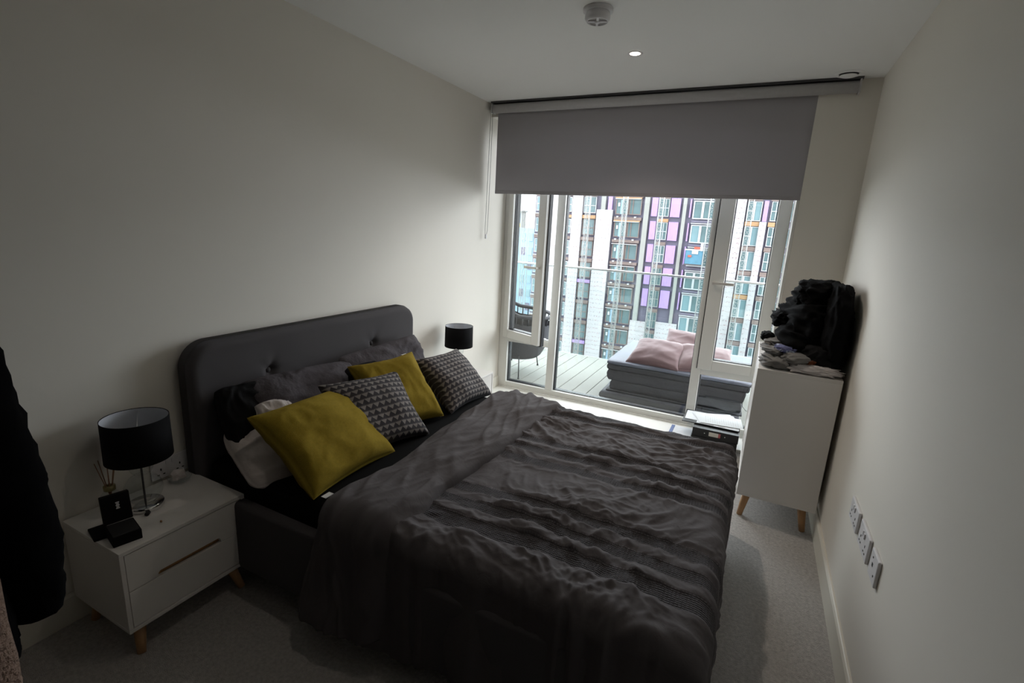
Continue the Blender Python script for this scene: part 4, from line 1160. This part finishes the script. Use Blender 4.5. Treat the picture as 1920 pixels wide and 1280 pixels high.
pad(0.985, 2.19, 0.73, 1.66, 0.166, 0.262, M['slab_dark'], 'plump charcoal pad fourth up in the balcony stack', 304)
pad(0.965, 2.22, 0.74, 1.78, 0.263, 0.312, M['slab_dark'], 'dark pad below the cover of the balcony stack', 305)
pad(0.955, 2.23, 0.75, 1.84, 0.313, 0.345, M['top_blue'], 'blue grey cover pad on top of the balcony stack', 306)

def pink(c, right, up, w, h, t, label, seed):
    e = tag(empty('outdoor_cushion', c), label, 'cushion', None)
    cushion('cover', c, right, up, w, h, t, M['pink'], e, seed, 0.006, 32, 0.10)
    return e
pink((1.385, 0.98, 0.425), (1, -0.10, 0.02), (0.15, 0.72, 0.30), 0.50, 0.42, 0.17, 'pink cushion nearest the chair end of the balcony stack', 311)
pink((1.80, 1.02, 0.425), (0.97, 0.2, 0.0), (-0.1, 0.72, 0.30), 0.52, 0.42, 0.17, 'pink cushion behind the right window mullion on the stack', 312)
pink((1.60, 1.42, 0.455), (1, -0.05, -0.06), (0.0, 0.62, 0.36), 0.50, 0.42, 0.13, 'flat pink cushion at the back of the balcony stack', 313)

# woven bucket chair
def bucket_chair():
    cx, cy = -0.115, 1.02
    root = tag(empty('balcony_chair', (cx, cy, 0.0)), 'dark grey woven bucket chair on thin metal legs on the balcony', 'chair')
    n = 72
    def rimh(a):      # higher at the back, which faces away from the stack
        d = math.cos(a - math.radians(205))
        return 0.655 + 0.17 * max(0, d) ** 1.2 + 0.03 * d
    def rad(z): 
        return 0.22 + 0.115 * min(1, max(0, (z - 0.17) / 0.22)) ** 0.6 + 0.035 * max(0, (z - 0.40)) / 0.4
    V, F = [], []
    K = 16
    for i in range(n):
        a = 2 * math.pi * i / n
        hz = rimh(a) - 0.085
        for k in range(K):
            z = 0.17 + (hz - 0.17) * k / (K - 1)
            V.append((cx + rad(z) * math.cos(a), cy + rad(z) * math.sin(a), z))
    for i in range(n):
        j = (i + 1) % n
        for k in range(K - 1): F.append((i * K + k, j * K + k, j * K + k + 1, i * K + k + 1))
    F.append(tuple(i * K for i in range(n))[::-1])
    mesh('woven_shell', V, F, M['rattan'], root, True)
    rim = [(cx + rad(rimh(a)) * math.cos(a), cy + rad(rimh(a)) * math.sin(a), rimh(a)) for a in np.linspace(0, 2 * math.pi, 73)]
    tubes('rim', [(rim, 0.020)], M['rattan'], root, 10)
    for i in range(0, n, 2):
        a = 2 * math.pi * i / n
        h0, h1 = rimh(a) - 0.09, rimh(a)
        tubes('slat', [([(cx + rad(h0) * math.cos(a), cy + rad(h0) * math.sin(a), h0), (cx + rad(h1) * math.cos(a), cy + rad(h1) * math.sin(a), h1)], 0.0065)], M['rattan'], root, 6)
    lathe('seat_cushion', [(0.0, 0.42), (0.24, 0.42), (0.27, 0.39), (0.27, 0.34), (0.0, 0.34)], (cx, cy, 0), M['slab_dark'], root, 32)
    for ex, ey in ((0.061, 0.694), (-0.085 + 0.10, 1.297), (-0.36, 0.74), (-0.33, 1.31)):
        dx, dy = ex - cx, ey - cy
        L = math.hypot(dx, dy)
        tp = (cx + dx / L * 0.245, cy + dy / L * 0.245, 0.27)
        lg = tubes('leg', [([tp, (ex, ey, 0.012)], 0.0065)], M['chairleg'], root, 10)
        lathe('foot', [(0.0, 0.0), (0.011, 0.0), (0.011, 0.016), (0.0, 0.016)], (ex, ey, 0.001), M['chairleg'], lg, 14)
    return root
bucket_chair()

# ------------------------------------------------------------------ building site opposite
struct(box('ground', (-160, 160, 0.5, 160, -24.3, -24), M['ground']))
FY = 60.0
bd = tag(empty('apartment_building', (-10, FY, -24)), 'unfinished apartment block with lilac boards opposite the balcony', 'building')
TOP, BOT = 7.2, -21.9
box('wall', (-26.6, 26, FY + 0.35, FY + 14, -24, TOP), M['b_wall'], bd)
SL = [6.1 - 2.8 * k for k in range(11)]          # slab levels
SL = [z for z in SL if z > BOT]
_cache = {}
def fbox(name, x0, x1, z0, z1, m, parent=None, y0=FY, dep=0.3):
    """facade piece; alike pieces share one mesh"""
    parent = bd if parent is None else parent
    key = (name, round(x1 - x0, 3), round(z1 - z0, 3), m.name, dep)
    loc = ((x0 + x1) / 2, y0, (z0 + z1) / 2)
    if key in _cache:
        o = _cache[key].copy(); o.parent = None; o.location = loc
        return link(o, parent)
    hx, hz = (x1 - x0) / 2, (z1 - z0) / 2
    o = mesh(name, boxv(-hx, hx, 0, dep, -hz, hz), BOXF, m)
    o.location = loc
    if parent is not None:
        o.parent = parent; o.matrix_parent_inverse = wmat(parent).inverted()
    _cache[key] = o
    return o
def fwindow(x0, x1, z0, z1, fm, gm, fw=0.09, bars=(), y0=FY + 0.12):
    hx, hz = (x1 - x0) / 2, (z1 - z0) / 2
    key = ('window', round(hx, 3), round(hz, 3), fm.name, tuple(bars))
    loc = ((x0 + x1) / 2, y0, (z0 + z1) / 2)
    if key in _cache:
        o = _cache[key].copy(); o.parent = None; o.location = loc; link(o, bd)
    else:
        bs = [(-hx, -hx + fw, 0, 0.12, -hz, hz), (hx - fw, hx, 0, 0.12, -hz, hz), (-hx + fw, hx - fw, 0, 0.12, hz - fw, hz), (-hx + fw, hx - fw, 0, 0.12, -hz, -hz + fw)]
        for kind, v in bars:
            if kind == 'v': bs.append((-hx + v * 2 * hx - fw / 2, -hx + v * 2 * hx + fw / 2, 0, 0.12, -hz + fw, hz - fw))
            else: bs.append((-hx + fw, hx - fw, 0, 0.12, -hz + v * 2 * hz - fw / 2, -hz + v * 2 * hz + fw / 2))
        o = bm_obj('window', bm_boxes(bs), fm); o.location = loc
        o.parent = bd; o.matrix_parent_inverse = wmat(bd).inverted()
        _cache[key] = o
    fbox('pane', x0 + fw * 0.6, x1 - fw * 0.6, z0 + fw * 0.6, z1 - fw * 0.6, gm, o, y0 + 0.06, 0.03)
    return o
def strip(x0, x1, zt, zb=BOT, name='insulation_strip'): return fbox(name, x0, x1, zb, zt, M['board'], None, FY - 0.12, 0.3)
# printed insulation strips
strip(-24.05, -22.95, TOP); strip(-21.12, -19.72, TOP); strip(-17.76, -15.65, 4.22); strip(-1.26, -0.24, TOP); strip(1.38, 2.10, 3.48)
strip(-11.98, -10.0, -9.6); strip(-8.68, -6.08, -9.4)
# pale concrete columns
fbox('column', -17.26, -16.70, 4.22, TOP, M['b_pale']); fbox('column', -11.72, -11.12, -9.6, TOP, M['b_pale']); fbox('column', -7.12, -6.72, -9.4, TOP, M['b_pale'])
rs = random.Random(4)
for k, z in enumerate(SL):
    zb, zt = z - 2.8, z                        # storey below this slab
    # lilac boards
    if zb > -9.6:
        fbox('lilac_board', -10.84, -10.12, zb + 0.34, zt - 0.24, M['b_lilac'], None, FY + 0.08)
        fbox('lilac_board', -8.57, -7.44, zb + 0.32, zt - 0.26, M['b_lilac'], None, FY + 0.08)
        fbox('lilac_board', -6.34, -6.20, zb + 0.36, zt - 0.30, M['b_lilac'], None, FY + 0.08)
    if zb > 3.2:
        fbox('lilac_board', -16.37, -15.85, zb + 0.30, zt - 0.24, M['b_lilac'], None, FY + 0.08)
        fbox('lilac_board', 1.60, 2.04, zb + 0.22, zt - 0.32, M['b_lilac'], None, FY + 0.08)
    # bays of windows
    fwindow(-15.35, -13.70, zb + 0.42, zt - 0.35, M['b_brown'], M['b_glass'], 0.10, (('v', 0.42),))
    fwindow(-13.62, -12.10, zb + 0.42, zt - 0.35, M['b_brown'], M['b_glass'], 0.10, (('v', 0.3),))
    fbox('window_sticker', -15.05, -14.80, zb + 1.40, zb + 1.85, M['b_white'], None, FY + 0.06, 0.04)
    fbox('blue_film', -14.72, -14.42, zb + 0.45, zb + 2.2, M['b_bluewall'], None, FY + 0.06, 0.04)
    fbox('slab_edge', -15.45, -11.95, zt - 0.26, zt + 0.10, M['b_brown'], None, FY + 0.02)
    if z > 1: fbox('timber_beam', -15.45, -12.10, zt - 0.42, zt - 0.28, M['b_orange'], None, FY - 0.02)
    fbox('drip_rail', -15.45, -12.2, zt - 0.50, zt - 0.43, M['b_white'], None, FY - 0.02)
    for xx in (-15.0, -12.75): fbox('bracket', xx - 0.12, xx + 0.12, zt + 0.02, zt + 0.20, M['b_white'], None, FY - 0.06)
    fwindow(-19.62, -17.95, zb + 0.45, zt - 0.30, M['b_white'] if z > 3.5 else M['b_brown'], M['b_glass'], 0.09, (('v', 0.5), ('h', 0.45)))
    fbox('timber_beam' if k % 2 == 0 else 'lilac_rail', -19.70, -17.90, zt - 0.26, zt + 0.16, M['b_orange'] if 3 < z < 4 else (M['b_lilac'] if k in (4, 7) else M['b_brown']), None, FY - 0.02)
    fwindow(-21.85, -21.25, zb + 0.5, zt - 0.4, M['b_white'], M['b_glass'], 0.09, (('h', 0.5),))
    fbox('slab_edge', -22.9, -21.2, zt - 0.25, zt + 0.12, M['b_orange'] if k == 1 else M['b_brown'], None, FY + 0.05)
    fwindow(-9.93, -8.72, zb + 0.35, zt - 0.34, M['b_white'] if z > -2 else M['b_mast'], M['b_glass'], 0.08, (('h', 0.48), ('v', 0.62)))
    fbox('spandrel', -9.95, -8.70, zt - 0.30, zt + 0.08, M['b_orange'] if 3 < z < 4 else M['b_brown'], None, FY + 0.05)
    fwindow(-5.95, -4.86, zb + 0.20, zt - 0.46, M['b_white'], M['b_glass_pale'] if k % 3 else M['b_glass'], 0.13, ())
    fwindow(-4.86, -3.50, zb + 0.20, zt - 0.46, M['b_white'], M['b_glass'], 0.13, (('v', 0.55),))
    fbox('drip_rail', -6.0, -3.5, zt - 0.36, zt - 0.26, M['b_white'], None, FY - 0.02)
    fbox('slab_edge', -6.0, -2.2, zt - 0.20, zt + 0.06, M['b_wall'], None, FY + 0.1)
    fwindow(-3.4, -1.4, zb + 0.3, zt - 0.4, M['b_white'], M['b_glass'], 0.09, (('v', 0.5),))
    fwindow(-0.10, 0.66, zb + 0.25, zt - 0.38, M['b_white'], M['b_glass'], 0.08, (('h', 0.5),))
    fwindow(0.66, 1.42, zb + 0.25, zt - 0.38, M['b_white'], M['b_glass_pale'], 0.08)
    fbox('spandrel', -0.15, 1.36, zt - 0.32, zt + 0.16, M['b_orange'] if 3 < z < 4 or k == 4 else M['b_brown'], None, FY + 0.05)
    fwindow(2.36, 3.35, zb + 0.3, zt - 0.36, M['b_white'], M['b_glass'], 0.08, (('h', 0.5), ('v', 0.5)))
    fbox('spandrel', 2.25, 3.5, zt - 0.32, zt + 0.16, M['b_orange'] if 3 < z < 4 else M['b_brown'], None, FY + 0.05)
    fwindow(-26.4, -25.0, zb + 0.5, zt - 0.4, M['b_white'], M['b_glass_pale'], 0.09, (('h', 0.5),))
    fbox('slab_edge', -26.5, -24.1, zt - 0.30, zt + 0.12, M['b_brown'], None, FY + 0.0)
    fbox('drip_rail', -26.5, -24.1, zt + 0.12, zt + 0.22, M['b_white'], None, FY - 0.02)
    fwindow(3.8, 6.4, zb + 0.3, zt - 0.4, M['b_white'], M['b_glass'], 0.09, (('v', 0.5),))

# the block goes on to the right of what the window shows
for bx0 in (7.4, 13.2, 19.0):
    strip(bx0, bx0 + 1.1, TOP)
    fbox('column', bx0 + 4.3, bx0 + 4.85, BOT, TOP, M['b_pale'])
    for z in SL[:8]:
        fwindow(bx0 + 1.4, bx0 + 2.9, z - 2.4, z - 0.4, M['b_white'], M['b_glass'], 0.09, (('v', 0.5),))
        fbox('lilac_board', bx0 + 3.1, bx0 + 4.1, z - 2.46, z - 0.26, M['b_lilac'], None, FY + 0.08)

def mast(x, y, label, w=0.50, z0=-24, z1=8.6):
    """square lattice mast of a mast climber"""
    e = tag(empty('lattice_mast', (x, y, z0)), label, 'mast', 'lattice masts on the facade')
    h = w / 2
    legs = [([(x + sx * h, y + sy * h, z0), (x + sx * h, y + sy * h, z1)], 0.040) for sx in (-1, 1) for sy in (-1, 1)]
    tubes('upright', legs, M['b_mast'], e, 6)
    br = []
    z = z0; k = 0
    while z < z1 - 0.7:
        s = 1 if k % 2 == 0 else -1
        br.append(([(x - h, y - h, z), (x + h, y - h, z)], 0.028)); br.append(([(x - s * h, y - h, z), (x + s * h, y - h, z + 0.7)], 0.024))
        br.append(([(x + h, y - h, z), (x + h, y + h, z + 0.7)], 0.02)); br.append(([(x - h, y + h, z), (x + h, y + h, z)], 0.02)); br.append(([(x + s * h, y + h, z), (x - s * h, y + h, z + 0.7)], 0.02))
        z += 0.7; k += 1
    tubes('bracing', br, M['b_mast'], e, 4, False, False)
    ties = [([(x, y + h, zz), (x, FY - 0.13, zz)], 0.04) for zz in np.arange(z0 + 3, z1, 5.6)]
    tubes('wall_tie', ties, M['b_mast'], e, 5)
    return e
mast(-18.68, FY - 0.9, 'lattice mast between the two printed insulation strips')
mast(-13.90, FY - 0.9, 'lattice mast in front of the brown framed windows')
mast(-9.50, FY - 0.9, 'lattice mast between the two lilac columns')
mast(-3.75, FY - 0.9, 'lattice mast beside the blue work platform')
mast(0.28, FY - 0.9, 'lattice mast seen through the right casement')
pf = tag(empty('work_platform', (-4.8, FY - 0.7, -1.9)), 'blue netted work platform hanging on the facade', 'platform')
box('net', (-6.0, -4.1, FY - 1.1, FY - 0.35, -1.75, -0.1), M['b_blue'], pf)
box('rail', (-6.1, -4.06, FY - 1.14, FY - 1.10, -0.15, 0.0), M['b_white'], pf)
box('deck', (-6.1, -4.06, FY - 1.15, FY - 0.3, -1.9, -1.76), M['dark'], pf)
box('sign', (-5.3, -4.6, FY - 1.16, FY - 1.11, -0.55, -0.1), M['b_white'], pf)
box('sheet', (-5.1, -4.45, FY - 1.2, FY - 1.16, 0.02, 0.30), M['b_red'], pf)
box('sheet', (-5.7, -5.3, FY - 1.2, FY - 1.12, -0.95, -0.70), M['b_red'], pf)
box('panel', (-4.4, -4.1, FY - 1.2, FY - 1.1, -0.15, 0.75), M['b_white'], pf)

# farther building and goods hoist seen through the open casement
FB = 84.0
b2 = tag(empty('office_building', (-42, FB, -24)), 'light blue clad building seen through the open casement', 'building')
box('wall', (-60, -33.5, FB + 0.3, FB + 12, -24, 1.3), M['b_bluewall'], b2)
box('upper_wall', (-58, -36.6, FB + 0.9, FB + 12, 1.3, 9), M['b_cream'], b2)
for i in range(10):
    for j in range(8):
        x0 = -44.6 + i * 1.55; z0 = -20 + j * 2.7
        o = fbox('window', x0, x0 + 0.85, z0, z0 + 1.5, M['b_glass_pale'] if (i + j) % 3 else M['b_wall'], b2, FB + 0.2, 0.15)
ho = tag(empty('goods_hoist', (-27.6, FY - 1.5, -24)), 'goods hoist with a blue cage beside the unfinished block', 'hoist')
tubes('upright', [([(xx, FY - 1.5 + yy, -24), (xx, FY - 1.5 + yy, 11.2)], 0.05) for xx in (-27.45, -26.75) for yy in (-0.35, 0.35)], M['b_mast'], ho, 6)
_b = []
for k in range(44):
    z = -24 + k * 0.8; s = 1 if k % 2 else -1
    _b.append(([(-27.1 - s * 0.35, FY - 1.85, z), (-27.1 + s * 0.35, FY - 1.85, z + 0.8)], 0.03)); _b.append(([(-27.45, FY - 1.85, z), (-26.75, FY - 1.85, z)], 0.03))
tubes('bracing', _b, M['b_mast'], ho, 4, False, False)
box('cage', (-28.6, -27.5, FY - 2.4, FY - 0.8, 1.4, 3.5), M['b_cream'], ho)
box('cage_door', (-28.2, -27.55, FY - 2.45, FY - 2.41, 2.0, 3.3), M['b_blue'], ho)
box('toe_board', (-28.6, -27.5, FY - 2.46, FY - 2.41, 1.5, 1.95), M['b_yellow'], ho)
box('roof', (-28.75, -27.3, FY - 2.6, FY - 0.7, 3.5, 3.65), M['b_mast'], ho)
